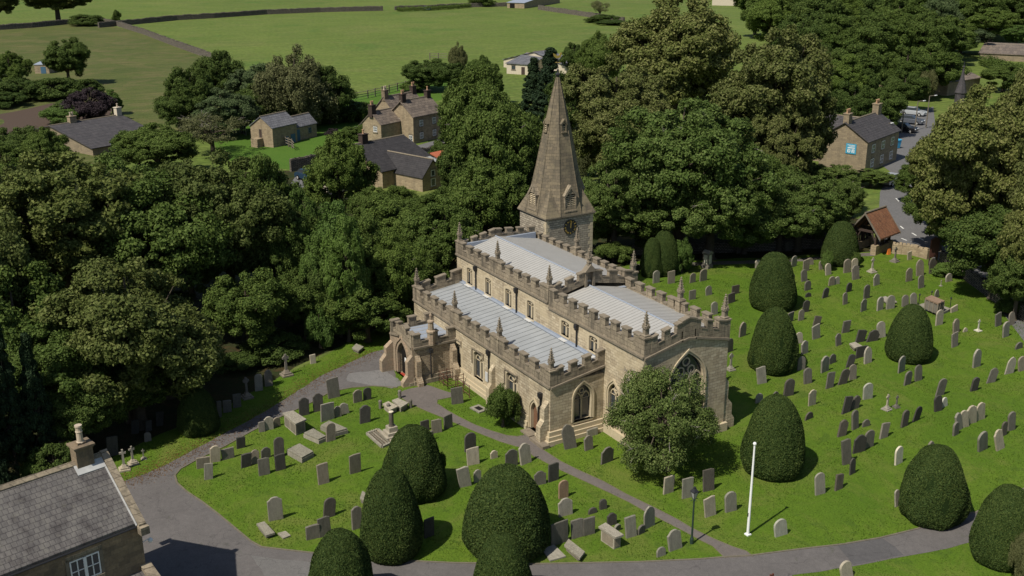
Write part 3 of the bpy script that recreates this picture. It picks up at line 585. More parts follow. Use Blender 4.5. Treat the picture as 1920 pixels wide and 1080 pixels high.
P=cm(); P.box(PX1,PX1+.22,PY0,AY0-.6,0,.35); P.box(PX1,PX1+.13,PY0,AY0-.6,.35,.6); P.box(-67.2,PX1+.1,PY0-.35,PY0-.02,0,.25); part(P,'plinth',M['parapet'])
mb=cm(); mb.box(PX1+.02,PX1+.28,32.05,32.3,2.35,2.65); mb.tube((PX1+.12,32.15,2.4),(PX1+.12,32.15,.1),.055); part(mb,'downpipe',M['iron'])
# --- tower and spire
TX0,TX1,TY0,TY1,TH=-78.3,-74.0,46.95,51.7,8.68
tcx,tcy=(TX0+TX1)/2,(TY0+TY1)/2
W=cm(); W.box(TX0,TX1,TY0,TY1,0,TH); tower=part(W,'tower',M['towerw'])
q_=cm()
for z in np.arange(5.2,8.6,.34):
    k=.42 if int(z/.34)%2 else .26
    q_.box(TX1-k,TX1+.015,TY0-.015,TY0+k*.8,z,z+.31)
    q_.box(TX1-k*.8,TX1+.015,TY1-k,TY1+.015,z,z+.31)
part(q_,'quoin',M['dress'],tower)
sb=cm(); sb.box(TX0-.18,TX1+.18,TY0-.18,TY1+.18,TH,TH+.1); sb.box(TX0-.08,TX1+.08,TY0-.08,TY1+.08,TH-.1,TH); part(sb,'eaves_course',M['coping'])
def octr(a,z,sx,sy):   # octagon with apothem a
    r=a/math.cos(R(22.5)); return [(tcx+sx*r*math.cos(R(22.5+45*i)),tcy+sy*r*math.sin(R(22.5+45*i)),z) for i in range(8)]
sx,sy=2.15/2.2,2.375/2.2
prof=[(2.38,TH+.1),(2.02,10.5),(1.52,13.0),(1.12,15.3),(.62,17.8),(.12,20.15)]
V=[];F=[]
for a,z in prof: V+=octr(a,z,sx,sy)
for j in range(len(prof)-1):
    for i in range(8): F.append((j*8+i,j*8+(i+1)%8,(j+1)*8+(i+1)%8,(j+1)*8+i))
F.append(tuple(range((len(prof)-1)*8,len(prof)*8)))
s=cm(); s.add(V,F)
bz=TH+.1; o0=octr(2.38,bz,sx,sy)
for i,(cx_,cy_) in enumerate(((TX1+.16,TY1+.16),(TX0-.16,TY1+.16),(TX0-.16,TY0-.16),(TX1+.16,TY0-.16))):
    # corner lies over the diagonal face between octagon vertices 2i and 2i+1
    p1=o0[2*i];p2=o0[2*i+1]; z_=11.1; a=1.92
    t=R(45+90*i); apx=(tcx+sx*a*math.cos(t),tcy+sy*a*math.sin(t),z_)
    s.add([p1,(cx_,cy_,bz),p2,apx],[(0,1,3),(1,2,3),(0,3,2),(0,2,1)])
spire=part(s,'spire',M['spire'])
rb=cm()
for j in range(len(prof)-1):   # worn arris rolls
    A=octr(prof[j][0],prof[j][1],sx,sy);B=octr(prof[j+1][0],prof[j+1][1],sx,sy)
    for i in range(8): rb.tube(A[i],B[i],.04,.035,5)
part(rb,'arris',M['spire'],spire)
def lucarne(face,z0,w_,h,d0,d1,lights=2):
    """gabled window standing out from the spire face"""
    fc={'E':tcx+sx*d0,'S':tcy-sy*d0,'N':tcy+sy*d0,'W':tcx-sx*d0}[face]; u0=tcy if face in'EW' else tcx
    mb=cm(); A=lambda u,v,d:place(face,fc,(u0+u,z0+v),d)
    for s_ in(-1,1):
        mb.prism([A(s_*w_/2,0,.0),A(s_*(w_/2+.12),0,.0),A(s_*(w_/2+.12),h*.68,.0),A(s_*w_/2,h*.68,.0)],sc3(IN[face],d1))
    mb.prism([A(-w_/2-.2,h*.66,.05),A(0,h*1.12,.05),A(0,h*.96,.05),A(-w_/2-.12,h*.56,.05)],sc3(IN[face],d1+.3)); mb.prism([A(w_/2+.2,h*.66,.05),A(0,h*1.12,.05),A(0,h*.96,.05),A(w_/2+.12,h*.56,.05)],sc3(IN[face],d1+.3))
    mb.prism([A(-w_/2-.1,h*.64,.0),A(w_/2+.1,h*.64,.0),A(0,h*.98,.0)],sc3(IN[face],d1+.2)) if lights<2 else mb.prism([A(-w_/2,h*.72,.0),A(w_/2,h*.72,.0),A(0,h*.98,.0)],sc3(IN[face],d1+.2))
    mb.prism([A(-w_/2-.12,-.12,.08),A(w_/2+.12,-.12,.08),A(w_/2+.12,0,.08),A(-w_/2-.12,0,.08)],sc3(IN[face],d1))
    if lights>1: mb.prism([A(-.05,0,-.04),A(.05,0,-.04),A(.05,h*.75,-.04),A(-.05,h*.75,-.04)],sc3(IN[face],.12))
    lu=part(mb,'lucarne',M['dress'] if lights>1 else M['spire'],spire) if False else part(mb,'lucarne',M['spire'] if lights<2 else M['parapet'])
    gl=cm(); gl.prism([A(-w_/2,0,-.15),A(w_/2,0,-.15),A(w_/2,h*.66,-.15),A(0,h*.93,-.15),A(-w_/2,h*.66,-.15)],sc3(IN[face],.1)); part(gl,'opening',M['dark'],lu)
    lo=cm()
    for k in range(int(h*.66/.16)):
        v=.08+k*.16; lo.hexa([A(-w_/2,v,-.05),A(w_/2,v,-.05),A(w_/2,v+.03,-.15),A(-w_/2,v+.03,-.15)],[A(-w_/2,v+.03,-.05),A(w_/2,v+.03,-.05),A(w_/2,v+.06,-.15),A(-w_/2,v+.06,-.15)])
    part(lo,'louvre',M['dress'],lu)
for f_ in 'ES': lucarne(f_,9.2,.95,1.95,2.28,1.0,2); lucarne(f_,15.75,.28,.95,1.1,.5,1)
for f_ in 'NW': lucarne(f_,9.2,.95,1.95,2.28,1.0,2)
# clock
ck=cm(); n=32; cy0,cz0=49.35,7.72
ck.prism([(TX1+.0,cy0+.66*math.cos(2*math.pi*i/n),cz0+.66*math.sin(2*math.pi*i/n)) for i in range(n)],(.06,0,0)); clk=part(ck,'clock_face',M['clock'])
gd=cm()
def cseg(p,q,w_=.018,x=TX1+.075):
    a=Vector(p);b=Vector(q);d=(b-a).normalized();nn=Vector((-d.y,d.x))*w_
    gd.prism([(x,cy0+u.x,cz0+u.y) for u in(a-nn,b-nn,b+nn,a+nn)],(.012,0,0))
ROM=['XII','I','II','III','IIII','V','VI','VII','VIII','IX','X','XI']
for hnum,s_ in enumerate(ROM):
    th=R(90-30*hnum); er=Vector((math.cos(th),math.sin(th)));et=Vector((er.y,-er.x)); wid={'I':.05,'V':.09,'X':.09}; tot=sum(wid[c] for c in s_); pos=-tot/2
    def Q(a,b): return er*(.44+b*.15)+et*a
    for c in s_:
        w_=wid[c]
        if c=='I': cseg(Q(pos+w_/2,0),Q(pos+w_/2,1),.011)
        if c=='V': cseg(Q(pos+.012,1),Q(pos+w_/2,0),.012); cseg(Q(pos+w_/2,0),Q(pos+w_-.012,1),.008)
        if c=='X': cseg(Q(pos+.012,1),Q(pos+w_-.012,0),.012); cseg(Q(pos+.012,0),Q(pos+w_-.012,1),.008)
        pos+=w_
part(gd,'numeral',M['gold'],clk)
gd=cm(); cseg((0,-.08),(.07,.52),.02,TX1+.10); part(gd,'minute_hand',M['gold'],clk)
gd=cm(); cseg((0,-.05),(.01,.34),.03,TX1+.12); part(gd,'hour_hand',M['gold'],clk)
gd=cm(); ring(gd,'E',TX1+.06,cy0,cz0,[(.66*math.cos(2*math.pi*i/n),.66*math.sin(2*math.pi*i/n)) for i in range(n)],[(.61*math.cos(2*math.pi*i/n),.61*math.sin(2*math.pi*i/n)) for i in range(n)],.02,.03); part(gd,'clock_rim',M['gold'],clk) if False else part(gd,'clock_rim',M['iron'],clk)
# finial and weathercock
f=cm(); f.lathe((tcx,tcy,20.1),[(.12,0),(.12,.15),(.22,.22),(.22,.32),(.1,.4),(.05,.5),(.1,.62),(.03,.75)],8); f.tube((tcx,tcy,20.7),(tcx,tcy,21.9),.025); part(f,'finial',M['iron'])
f=cm(); f.prism([(tcx,tcy+u,21.75+v) for u,v in[(-.42,.12),(-.5,.38),(-.3,.3),(-.12,.16),(.1,.16),(.2,.38),(.3,.4),(.38,.32),(.3,.22),(.22,.02),(0,-.06),(-.25,-.02)]],(.04,0,0)); f.tube((tcx-.28,tcy,21.35),(tcx+.28,tcy,21.35),.018); f.tube((tcx,tcy-.28,21.35),(tcx,tcy+.28,21.35),.018); part(f,'weathercock',M['gold'])

# ================================================= HOUSES
def housefit(A,B,eA,eL,ap):
    a=np.array(g2(*A));b=np.array(g2(*B)); ez=zat(a[0],a[1],eA[1]); rot=math.atan2(b[1]-a[1],b[0]-a[0]); L=float(np.linalg.norm(b-a))
    l=np.array(g2(eL[0],eL[1],ez)); y=np.array([-math.sin(rot),math.cos(rot)]); Wd=float((l-a)@y); mid=a+y*Wd/2; rz=zat(mid[0],mid[1],ap[1])
    return (a[0],a[1],0),rot,L,Wd,ez,rz
class H:
    def __init__(s,name,label,fit,wall,roof,cat='house',over=.25,coping=None,loc=None):
        s.loc,s.rot,s.L,s.W,s.e,s.r=fit; s.root=thing(name,label,cat,s.loc,s.rot); s.wall=wall;s.roofm=roof
        s.block(0,s.L,0,s.W,s.e,s.r,over,coping)
    def part(s,mb,name,mat,par=None): return fixn(mb.build(name,mat,par or s.root))
    def block(s,x0,x1,y0,y1,e,r,over=.25,coping=None,axis=0,wallm=None,roofm=None):
        if y1<y0: y0,y1=y1,y0
        mb=MB(); ov=over
        if axis==0:
            ym=(y0+y1)/2; T=lambda x,y,z:(x,y,z)
        else:
            ym=(x0+x1)/2; 
            T=lambda x,y,z:(y,x,z); x0,x1,y0,y1=y0,y1,x0,x1
        mb.add([T(*p) for p in[(x0,y0,0),(x1,y0,0),(x1,y1,0),(x0,y1,0),(x0,y0,e),(x1,y0,e),(x1,y1,e),(x0,y1,e),(x0,ym,r),(x1,ym,r)]],[(0,1,5,4),(2,3,7,6),(1,2,6,9,5),(3,0,4,8,7),(4,5,9,8),(6,7,8,9)])
        s.part(mb,'wall',wallm or s.wall)
        k=(r-e)/(ym-y0); rf=MB(); th=.12
        for sy_ in(-1,1):
            ye=(y0-ov) if sy_<0 else (y1+ov); ze=e-k*ov
            rf.prism([T(*p) for p in[(x0-ov,ye,ze+.03),(x1+ov,ye,ze+.03),(x1+ov,ym,r+.03),(x0-ov,ym,r+.03)]],(0,0,th))
        ro=s.part(rf,'roof',(roofm or s.roofm)[axis])
        if over>0:
            rg=MB(); rg.tube(T(x0-ov,ym,r+.15),T(x1+ov,ym,r+.15),.11,n=6); s.part(rg,'ridge_tile',M['coping'],ro)
        if coping:
            cpb=MB()
            for xx in(x0,x1):
                for sy_ in(-1,1):
                    ye=(y0-.25) if sy_<0 else (y1+.25)
                    cpb.prism([T(*p) for p in[(xx-.2,ye,e-k*.25+.12),(xx+.2,ye,e-k*.25+.12),(xx+.2,ym,r+.14),(xx-.2,ym,r+.14)]],(0,0,.16))
            s.part(cpb,'gable_coping',coping,ro)
        return ro
    def chimney(s,x,y,z0,z1,w=.8,d=.55,pots=2,mat=None,potm=None):
        mb=MB(); mb.box(x-w/2,x+w/2,y-d/2,y+d/2,z0,z1); mb.box(x-w/2-.08,x+w/2+.08,y-d/2-.08,y+d/2+.08,z1,z1+.12); c=s.part(mb,'chimney',mat or M['cottage'])
        p=MB()
        for k in range(pots):
            xx=x+(k-(pots-1)/2)*.38; p.lathe((xx,y,z1+.12),[(.15,0),(.12,.1),(.11,.45),(.15,.5),(.15,.58)],8)
        if pots: s.part(p,'chimney_pot',potm or M['pot'],c)
    def win(s,face,c,u,v,w,h,mat='white',bars=(2,2),name='window',sill=True,pane='glass'):
        mb=MB(); t=.06; A=lambda uu,vv,d:place(face,c,(uu,vv),d)
        def bar(u0,u1,v0,v1): mb.prism([A(u0,v0,.04),A(u1,v0,.04),A(u1,v1,.04),A(u0,v1,.04)],sc3(IN[face],.06))
        bar(u-w/2,u+w/2,v,v+t);bar(u-w/2,u+w/2,v+h-t,v+h);bar(u-w/2,u-w/2+t,v+t,v+h-t);bar(u+w/2-t,u+w/2,v+t,v+h-t)
        for i in range(1,bars[0]): q=u-w/2+w*i/bars[0]; bar(q-.025,q+.025,v+t,v+h-t)
        for i in range(1,bars[1]): q=v+h*i/bars[1]; bar(u-w/2+t,u+w/2-t,q-.02,q+.02)
        f=s.part(mb,name,M[mat]); g_=MB(); g_.prism([A(u-w/2+.02,v+.02,.02),A(u+w/2-.02,v+.02,.02),A(u+w/2-.02,v+h-.02,.02),A(u-w/2+.02,v+h-.02,.02)],sc3(IN[face],.03)); s.part(g_,'pane',M[pane],f)
        if sill: b=MB(); b.prism([A(u-w/2-.12,v-.16,.1),A(u+w/2+.12,v-.16,.1),A(u+w/2+.12,v-.01,.1),A(u-w/2-.12,v-.01,.1)],sc3(IN[face],.12)); s.part(b,'sill',M['parapet'],f); b=MB(); b.prism([A(u-w/2-.15,v+h+.01,.03),A(u+w/2+.15,v+h+.01,.03),A(u+w/2+.15,v+h+.26,.03),A(u-w/2-.15,v+h+.26,.03)],sc3(IN[face],.05)); s.part(b,'lintel',M['parapet'],f)
        return f
    def door(s,face,c,u,w,h,mat): 
        A=lambda uu,vv,d:place(face,c,(uu,vv),d); mb=MB(); mb.prism([A(u-w/2,.02,.05),A(u+w/2,.02,.05),A(u+w/2,h,.05),A(u-w/2,h,.05)],sc3(IN[face],.08)); return s.part(mb,'door',M[mat])
def roofs(k): return (M[k+'0'],M[k+'1'])
# foreground cottage (ridge runs 103.5 deg), local x along the ridge towards the drive
rot=R(103.5)
cot=thing('stone_cottage','grey slate roofed stone cottage in the bottom left corner with one chimney','house',(-49.7,6.65,0),rot)
class Hc(H):
    def __init__(s,root): s.root=root; s.wall=M['cottage']; s.roofm=roofs('slate')
c_=Hc(cot); HW,CE,CR=3.2,5.75,8.1; ck_=(CR-CE)/HW
c_.block(-13,0,-HW,HW,CE,CR,.0,None)
for sy_ in(-1,1):
    cp=MB(); cp.prism([(-.18,sy_*(HW+.25),CE-ck_*.25+.2),(.16,sy_*(HW+.25),CE-ck_*.25+.2),(.16,0,CR+.2),(-.18,0,CR+.2)],(0,0,.13)); cp.box(-.22,.2,sy_*(HW+.28)-.2,sy_*(HW+.28)+.2,CE-.35,CE+.05); cc_=c_.part(cp,'gable_coping',M['parapet'])
    if sy_<0:
        fl=MB(); fl.prism([(-.27,-HW-.1,CE+.05),(-.19,-HW-.1,CE+.05),(-.19,0,CR+.16),(-.27,0,CR+.16)],(0,0,.03)); c_.part(fl,'flashing',M['greylead'],cc_)
fl=MB(); fl.prism([(-1.55,-.6,CR-.44+.17),(-.2,-.6,CR-.44+.17),(-.2,0,CR+.17),(-1.55,0,CR+.17)],(0,0,.03)); c_.part(fl,'flashing',M['greylead'])
rg=MB(); rg.prism([(-13,-.17,CR+.05),(-.1,-.17,CR+.05),(-.1,0,CR+.22),(-13,0,CR+.22)],(0,0,.05)); rg.prism([(-13,.17,CR+.05),(-.1,.17,CR+.05),(-.1,0,CR+.22),(-13,0,CR+.22)],(0,0,.05)); c_.part(rg,'ridge_tile',M['parapet'])
mb=MB(); mb.box(-1.42,-.62,-.34,.34,7.5,8.95); mb.box(-1.46,-.58,-.38,.38,8.95,9.03); mb.box(-1.52,-.52,-.45,.45,9.03,9.12); mb.box(-1.22,-.82,-.18,.18,9.12,9.22); ch=c_.part(mb,'chimney',M['cottage'])
mb=MB(); mb.lathe((-1.02,0,9.2),[(.2,0),(.15,.05),(.14,.5),(.17,.53),(.14,.6),(.14,.72),(.17,.78),(.17,.86)],12); c_.part(mb,'chimney_pot',M['potw'],ch)
gt=MB(); gt.tube((-13,-HW-.06,CE-.02),(-.2,-HW-.06,CE-.02),.05,n=6); c_.part(gt,'gutter',M['iron'])
c_.win('S',-HW,-2.75,4.1,1.35,1.15,bars=(4,2))
mu=MB(); mu.box(-2.82,-2.68,-HW-.08,-HW,4.1,5.25); c_.part(mu,'mullion',M['white'])
for x_ in(-3.6,-2.05): dr=MB(); dr.box(x_,x_+.15,-HW-.03,-HW+.05,3.9,5.4); c_.part(dr,'window_jamb',M['coping'])
LT=-HW-4
lw=MB(); lw.add([(-4.6,LT,0),(0.1,LT,0),(0.1,-HW,0),(-4.6,-HW,0),(-4.6,LT,1.8),(0.1,LT,1.8),(0.1,-HW,3.2),(-4.6,-HW,3.2)],[(0,1,5,4),(1,2,6,5),(3,0,4,7),(4,5,6,7)]); c_.part(lw,'wall',M['cottage'])
lr=MB(); lr.prism([(-4.5,LT-.2,1.8),(-.05,LT-.2,1.8),(-.05,-HW,3.28),(-4.5,-HW,3.28)],(0,0,.1)); c_.part(lr,'roof',M['slate0'])
for x_ in(-.25,-4.85): lc=MB(); lc.prism([(x_,LT-.3,1.88),(x_+.5,LT-.3,1.88),(x_+.5,-HW,3.45),(x_,-HW,3.45)],(0,0,.2)); c_.part(lc,'gable_coping',M['parapet'])
c_.block(-9.6,-5.9,-7.2,-1.2,4.5,6.3,.0,M['parapet'],axis=1)
mb=MB(); mb.box(-7.4,-6.8,-5.6,-5.1,5.8,6.8); ch=c_.part(mb,'chimney',M['cottage']); mb=MB(); mb.lathe((-7.1,-5.35,6.8),[(.16,0),(.16,.5),(.24,.55),(.24,.62)],10); c_.part(mb,'chimney_pot',M['greylead'],ch)
mb=MB(); mb.lathe((.45,-HW+.2,4.6),[(.02,-.1),(.1,-.05),(.12,.05),(.05,.14)],8); mb.tube((.0,-HW+.2,4.65),(.45,-HW+.2,4.75),.02); c_.part(mb,'lamp',M['white'])

# cottages across the field
h=H('gabled_stone_house','large two-storey stone house with white windows and climbing plant on its gable',housefit((776,270),(828,258),(773,219),(722,215),(747,191)),M['house'],roofs('stoneslate'),coping=None)
e=h.e; s_=1 if h.W>0 else -1; F='S' if s_>0 else 'N'
def uL(f): return h.L*f
for fu in(.28,.74):
    for v in(.14,.60): h.win(F,0,h.L*fu,e*v,.8,e*.22,bars=(3,2))
h.win('W',0,h.W*.68,e*.62,.9,e*.25,bars=(4,2)); h.win('W',0,h.W*.12,e*.1,.7,e*.2,bars=(2,2))
h.chimney(.4,h.W/2,h.r-.5,h.r+1.1,.9,.7,2,M['dkwood']); h.chimney(h.L-.4,h.W/2,h.r-.5,h.r+1.0,.9,.7,1,M['dkwood'])
# left lower wing and rear range belong to the same house
h.block(-4.4,0,h.W*.55,h.W*1.35,e*.78,e*.78+1.7,.15); h.win('W' if s_>0 else 'W',-4.4,h.W*.8,e*.5,.8,.8,bars=(3,2)); h.chimney(-4.2,h.W*.95,e*.78+1,e*.78+2.8,.9,.8,2,M['dkwood'])
h.block(h.L*.25,h.L*1.35,h.W*1.15,h.W*2.0,e,h.r,.2); h.chimney(h.L*.3,h.W*1.57,h.r-.5,h.r+1.1,.9,.7,2,M['cottage'],M['potw']); h.chimney(h.L*1.3,h.W*1.57,h.r-.5,h.r+1.0,.9,.7,2,M['dkwood'])
house3=h
h=H('stone_barn','small stone barn with blue doors beside the orchard lawn',housefit((513,277),(558,266),(510,241),(484,233),(500,220)),M['house'],roofs('blslate'),'barn',over=.15)
F='S' if h.W>0 else 'N'; h.door(F,0,h.L*.55,.9,h.e*.42,'bluep'); h.door(F,0,h.L*.82,1.0,h.e*.48,'bluep'); h.win('W',0,h.W*.55,h.e*.45,.6,h.e*.45,'wood',(1,1),'shutter',False,'dkwood')
h.block(h.L+.0,h.L*1.95,h.W*.1,h.W*.8,h.e*.72,h.e*.72+1.4,.12); h.door(F,h.W*.1 if h.W>0 else h.W*.1,h.L*1.12,1.0,h.e*.6,'bluep'); h.win(F,h.W*.1,h.L*1.65,h.e*.3,.7,.8,'bluep',(2,2))
mb=MB(); mb.box(-1.3,-.05,h.W*.45 if h.W>0 else h.W*.75,h.W*.75 if h.W>0 else h.W*.45,0,1.3); h.part(mb,'stone_steps',M['house'])
h=H('dark_roofed_house','stone house with near-black slate roof and small white gable windows',housefit((718,354),(815,331),(714,322),(690,281),(708,274)),M['house'],roofs('bkslate'))
h.chimney(h.L*.25,h.W/2,h.r-.4,h.r+1.2,1.0,.8,1,M['dkwood']); F='S' if h.W>0 else 'N'
yy=-5.2 if h.W>0 else 5.2
h.block(h.L*.22,h.L*.62,yy,h.W*.25,h.e*.8,h.e*.8+2.0,.12,None,axis=1)
h.win('S' if h.W>0 else 'N',yy,h.L*.42,h.e*.78,.7,.8,bars=(1,1)); h.win('S' if h.W>0 else 'N',yy,h.L*.42,h.e*.2,.8,1.0,bars=(1,1))
h.win(F,0,h.L*.8,h.e*.5,.9,.9,bars=(2,1))
cg=MB(); sg=-1 if h.W>0 else 1
x0c,x1c=h.L*.66,h.L*.92
for x in np.linspace(x0c,x1c,5): cg.box(x-.05,x+.05,sg*3.0-.05,sg*3.0+.05,0,2.2); cg.tube((x,sg*3.0,2.2),(x,0,2.9),.05,n=4)
cg.box(x0c,x1c,sg*3.0-.06,sg*3.0+.06,2.15,2.3); cg.box(x0c,x1c,sg*3.0-.06,sg*3.0+.06,.0,.3); co=h.part(cg,'conservatory',M['green'])
cg=MB(); cg.add([(x0c,sg*3.0,2.24),(x1c,sg*3.0,2.24),(x1c,0,2.92),(x0c,0,2.92)],[(0,1,2,3)]); cg.add([(x0c,sg*3,.3),(x1c,sg*3,.3),(x1c,sg*3,2.15),(x0c,sg*3,2.15)],[(0,1,2,3)]); h.part(cg,'pane',M['lampglass'],co)
ob=MB(); ob.prism([(h.L*1.0,sg*2.6,2.0),(h.L*1.26,sg*2.6,2.0),(h.L*1.26,.8*-sg,3.0),(h.L*1.0,.8*-sg,3.0)],(0,0,.15)); h.part(ob,'tiled_lean_to_roof',M['tile_orange'])
ob=MB(); ob.box(h.L*1.01,h.L*1.24,min(sg*2.3,0),max(sg*2.3,0),0,2.0); h.part(ob,'wall',M['house'])
h=H('long_low_house','long low house with dark brown tiled roof and two pale chimneys',housefit((175,292),(305,268),(171,279),(100,240),(108,237)),M['house2'],roofs('dkslate'))
F='S' if h.W>0 else 'N'; h.chimney(h.L*.30,h.W/2,h.r-.4,h.r+1.0,1.1,.8,2,M['house'],M['potw']); h.chimney(h.L*.97,h.W/2,h.r-.4,h.r+1.3,.9,.8,1,M['render'],M['potw'])
h.win(F,0,h.L*.32,h.e*.25,1.8,1.1,bars=(3,1)); h.win(F,0,h.L*.7,h.e*.25,1.8,1.1,bars=(3,1))
h=H('field_cottage','small pale cottage with mauve slate roof at the meadow edge',housefit((950,138),(993,141),(949,119),(962,99),(955,100)),M['render'],roofs('blslate'))
h.win('S' if h.W>0 else 'N',0,h.L*.3,h.e*.45,1,.9,'dkwood',(1,1)); h.door('S' if h.W>0 else 'N',0,h.L*.72,.9,h.e*.75,'dkwood')
h=H('slate_outhouse','low slate-roofed outhouse half hidden behind the weathercock',housefit((1062,140),(1090,136),(1060,125),(1058,98),(1060,98)),M['render'],roofs('blslate'))
h=H('field_barn','open-fronted stone field barn with metal roof at the top edge',housefit((951,15),(983,16),(951,5),(975,-6),(968,-7)),M['house'],(M['flash'],M['flash']),'barn')
h.door('S' if h.W>0 else 'N',0,h.L*.3,2.2,h.e*.85,'dark')  # no door leaf: near-black panel paints the shade inside the open front
h=H('sandstone_inn','two-storey stone building with blue banner on its gable and clay chimney pots','x' and housefit((1621,325),(1680,300),(1620,266),(1558,249),(1586,231)),M['house2'],roofs('dkslate'))
F='S' if h.W>0 else 'N'; h.chimney(.6,h.W/2,h.r-.4,h.r+1.2,1.1,.8,3,M['house2']); h.chimney(h.L*.95,h.W/2,h.r-.4,h.r+1.3,1.2,.9,3,M['house2'])
for fu in(.2,.5,.8):
    h.win(F,0,h.L*fu,h.e*.58,1.1,h.e*.26,'white',(2,2)); h.win(F,0,h.L*fu,h.e*.12,1.1,h.e*.26,'white',(2,2))
wy=h.W
h.block(h.L*.3,h.L*.75,wy*.5,wy*2.6,h.e*.95,h.r*.97,.2,None,axis=1); h.chimney(h.L*.52,wy*1.5,h.r*.97-.4,h.r*.97+1.1,.8,1.1,3,M['house2'])
h.block(-h.L*.02,h.L*.3,wy*1.9,wy*2.7,h.e*.9,h.r*.9,.2,None,axis=0)
bn=MB(); bn.prism([place('W',0,p,.08) for p in((wy*.22,h.e*.56),(wy*.44,h.e*.56),(wy*.44,h.e*.88),(wy*.22,h.e*.88))],(.03,0,0)); bo=h.part(bn,'banner',plain('cyan_banner',(.05,.27,.40),.5,.3,var=.05))
bn=MB()
yb0,yb1=wy*.23,wy*.43; zz0,zz1=h.e*.57,h.e*.87
def bb(a,b,c1,d1): bn.prism([place('W',0,(yb0+(yb1-yb0)*u,zz0+(zz1-zz0)*v),.10) for u,v in((a,c1),(b,c1),(b,d1),(a,d1))],(.015,0,0))
bb(.1,.9,.86,.9); bb(.1,.75,.74,.78); bb(.1,.85,.56,.64); bb(.12,.2,.1,.45);bb(.3,.4,.1,.45);bb(.12,.4,.4,.46); bb(.55,.62,.1,.45);bb(.75,.85,.1,.45);bb(.55,.85,.4,.46);bb(.55,.85,.1,.16)
h.part(bn,'banner_graphic',M['white'],bo)
inn=h
h=H('terrace_house','stone-slated house with white dormer at the far right',housefit((1775,180),(1835,170),(1772,155),(1765,118),(1775,118)),M['house'],roofs('stoneslate'))
h.win('S' if h.W>0 else 'N',h.W*.45,h.L*.35,h.r-.6,2.4,.9,bars=(2,1)); dm=MB(); ys=sorted((h.W*.45,h.W*.7)); dm.box(h.L*.35-1.5,h.L*.35+1.5,ys[0]-.3,ys[1],h.r+.35,h.r+.5); h.part(dm,'dormer_roof',M['stoneslate0']); h.chimney(h.L*.6,h.W/2,h.r-.5,h.r+1.2,.9,.7,2,M['house'])
h=H('hall_roof_house','long stone-slated building with pale gable at the right edge',housefit((1835,112),(1960,118),(1838,100),(1850,80),(1845,82)),M['house2'],roofs('stoneslate'))
h=H('hillside_house','cream house with small car park at the top edge',housefit((1335,10),(1430,12),(1335,-3),(1345,-12),(1345,-16)),M['render'],roofs('blslate'))
h.win('S' if h.W>0 else 'N',0,h.L*.6,1,2,1.2)
h=H('garden_shed','low dark shed with grey roof beside the allotments',housefit((66,138),(93,138),(66,122),(55,108),(62,110)),M['house'],(M['flash'],M['flash']),'shed',over=.1)
h.door('S' if h.W>0 else 'N',0,h.L*.6,1.2,h.e*.8,'bluep')
h=H('gable_end_cottage','pale gabled cottage end peeping from trees beside the parked blue car',housefit((603,365),(680,345),(601,335),(580,345),(592,318)),M['render'],roofs('stoneslate'))
# small far spirelet
sp=thing('spirelet','thin dark slate spirelet rising behind the right-hand trees','spire',(*g2(1797,205),0)); mb=MB(); hz=zat(*g2(1797,205),120); mb.lathe((0,0,0),[(.9,0),(.9,hz*.35),(1.05,hz*.37),(.35,hz*.7),(.06,hz*.95)],8); mb.lathe((0,0,hz*.93),[(.25,0),(.25,.2),(.05,.3)],6); fixn(mb.build('slate_cone',M['dkslate0'],sp))
mb=MB(); mb.tube((0,0,hz*.93),(0,0,hz*1.05),.06); fixn(mb.build('finial',M['iron'],sp))

# ================================================= LYCHGATE, WALLS, FENCES
fit=housefit((1645,480),(1676,468),(1646,443),(1597,431),(1621,402))
loc,rt_,L,Wd,ez,rz=fit
lg=thing('lychgate','timber lychgate with steep red-tiled roof by the road','lychgate',loc,rt_)
ya,yb=sorted((0,Wd)); ym=Wd/2
st_=MB(); 
for x in(0.25,L-.25):
    for y in(ya+.5,yb-.5): st_.box(x-.3,x+.3,y-.3,y+.3,0,1.0)
st_.box(.2,L-.2,ya+.25,ya+.75,0,.8); st_.box(.2,L-.2,yb-.75,yb-.25,0,.8); fixn(st_.build('stone_base',M['house'],lg))
tm=MB()
for x in(0.25,L/2,L-.25):
    for y in(ya+.5,yb-.5): tm.box(x-.09,x+.09,y-.09,y+.09,.8,ez+.3)
    tm.box(x-.09,x+.09,ya+.1,yb-.1,ez+.1,ez+.32)
    for s__ in(-1,1): tm.tube((x,ym+s__*(Wd and abs(Wd)/2-.6),ez-.7),(x,ym+s__*.6,ez+.2),.08,n=5); tm.tube((x,ym+s__*abs(Wd)/2,ez+.05),(x,ym,rz),.09,n=5)
tm.box(x-.05,x+.05,ym-.08,ym+.08,ez+.2,rz-.1); 
for y in(ya+.5,yb-.5):
    for k in range(9): xx=.3+k*(L-.6)/8; tm.box(xx-.04,xx+.04,y-.04,y+.04,.8,ez)
fixn(tm.build('timber_frame',M['dkwood'],lg))
rf=MB(); kk=(rz-ez)/(abs(Wd)/2)
for y in(ya,yb):
    s__=-1 if y==ya else 1; rf.prism([(-.35,y+s__*.3,ez-kk*.3+.05),(L+.35,y+s__*.3,ez-kk*.3+.05),(L+.35,ym,rz+.05),(-.35,ym,rz+.05)],(0,0,.14))
ro=fixn(rf.build('tiled_roof',M['tile0'],lg))
for xx in(-.42,L+.36):
    for y in(ya,yb): s__=-1 if y==ya else 1; bg_=MB(); bg_.prism([(xx,y+s__*.35,ez-kk*.35),(xx+.06,y+s__*.35,ez-kk*.35),(xx+.06,ym,rz+.02),(xx,ym,rz+.02)],(0,0,.24)); fixn(bg_.build('bargeboard',M['wood'],ro))
rg=MB(); rg.tube((-.4,ym,rz+.22),(L+.4,ym,rz+.22),.1,n=6); fixn(rg.build('ridge_tile',M['wood'],ro))
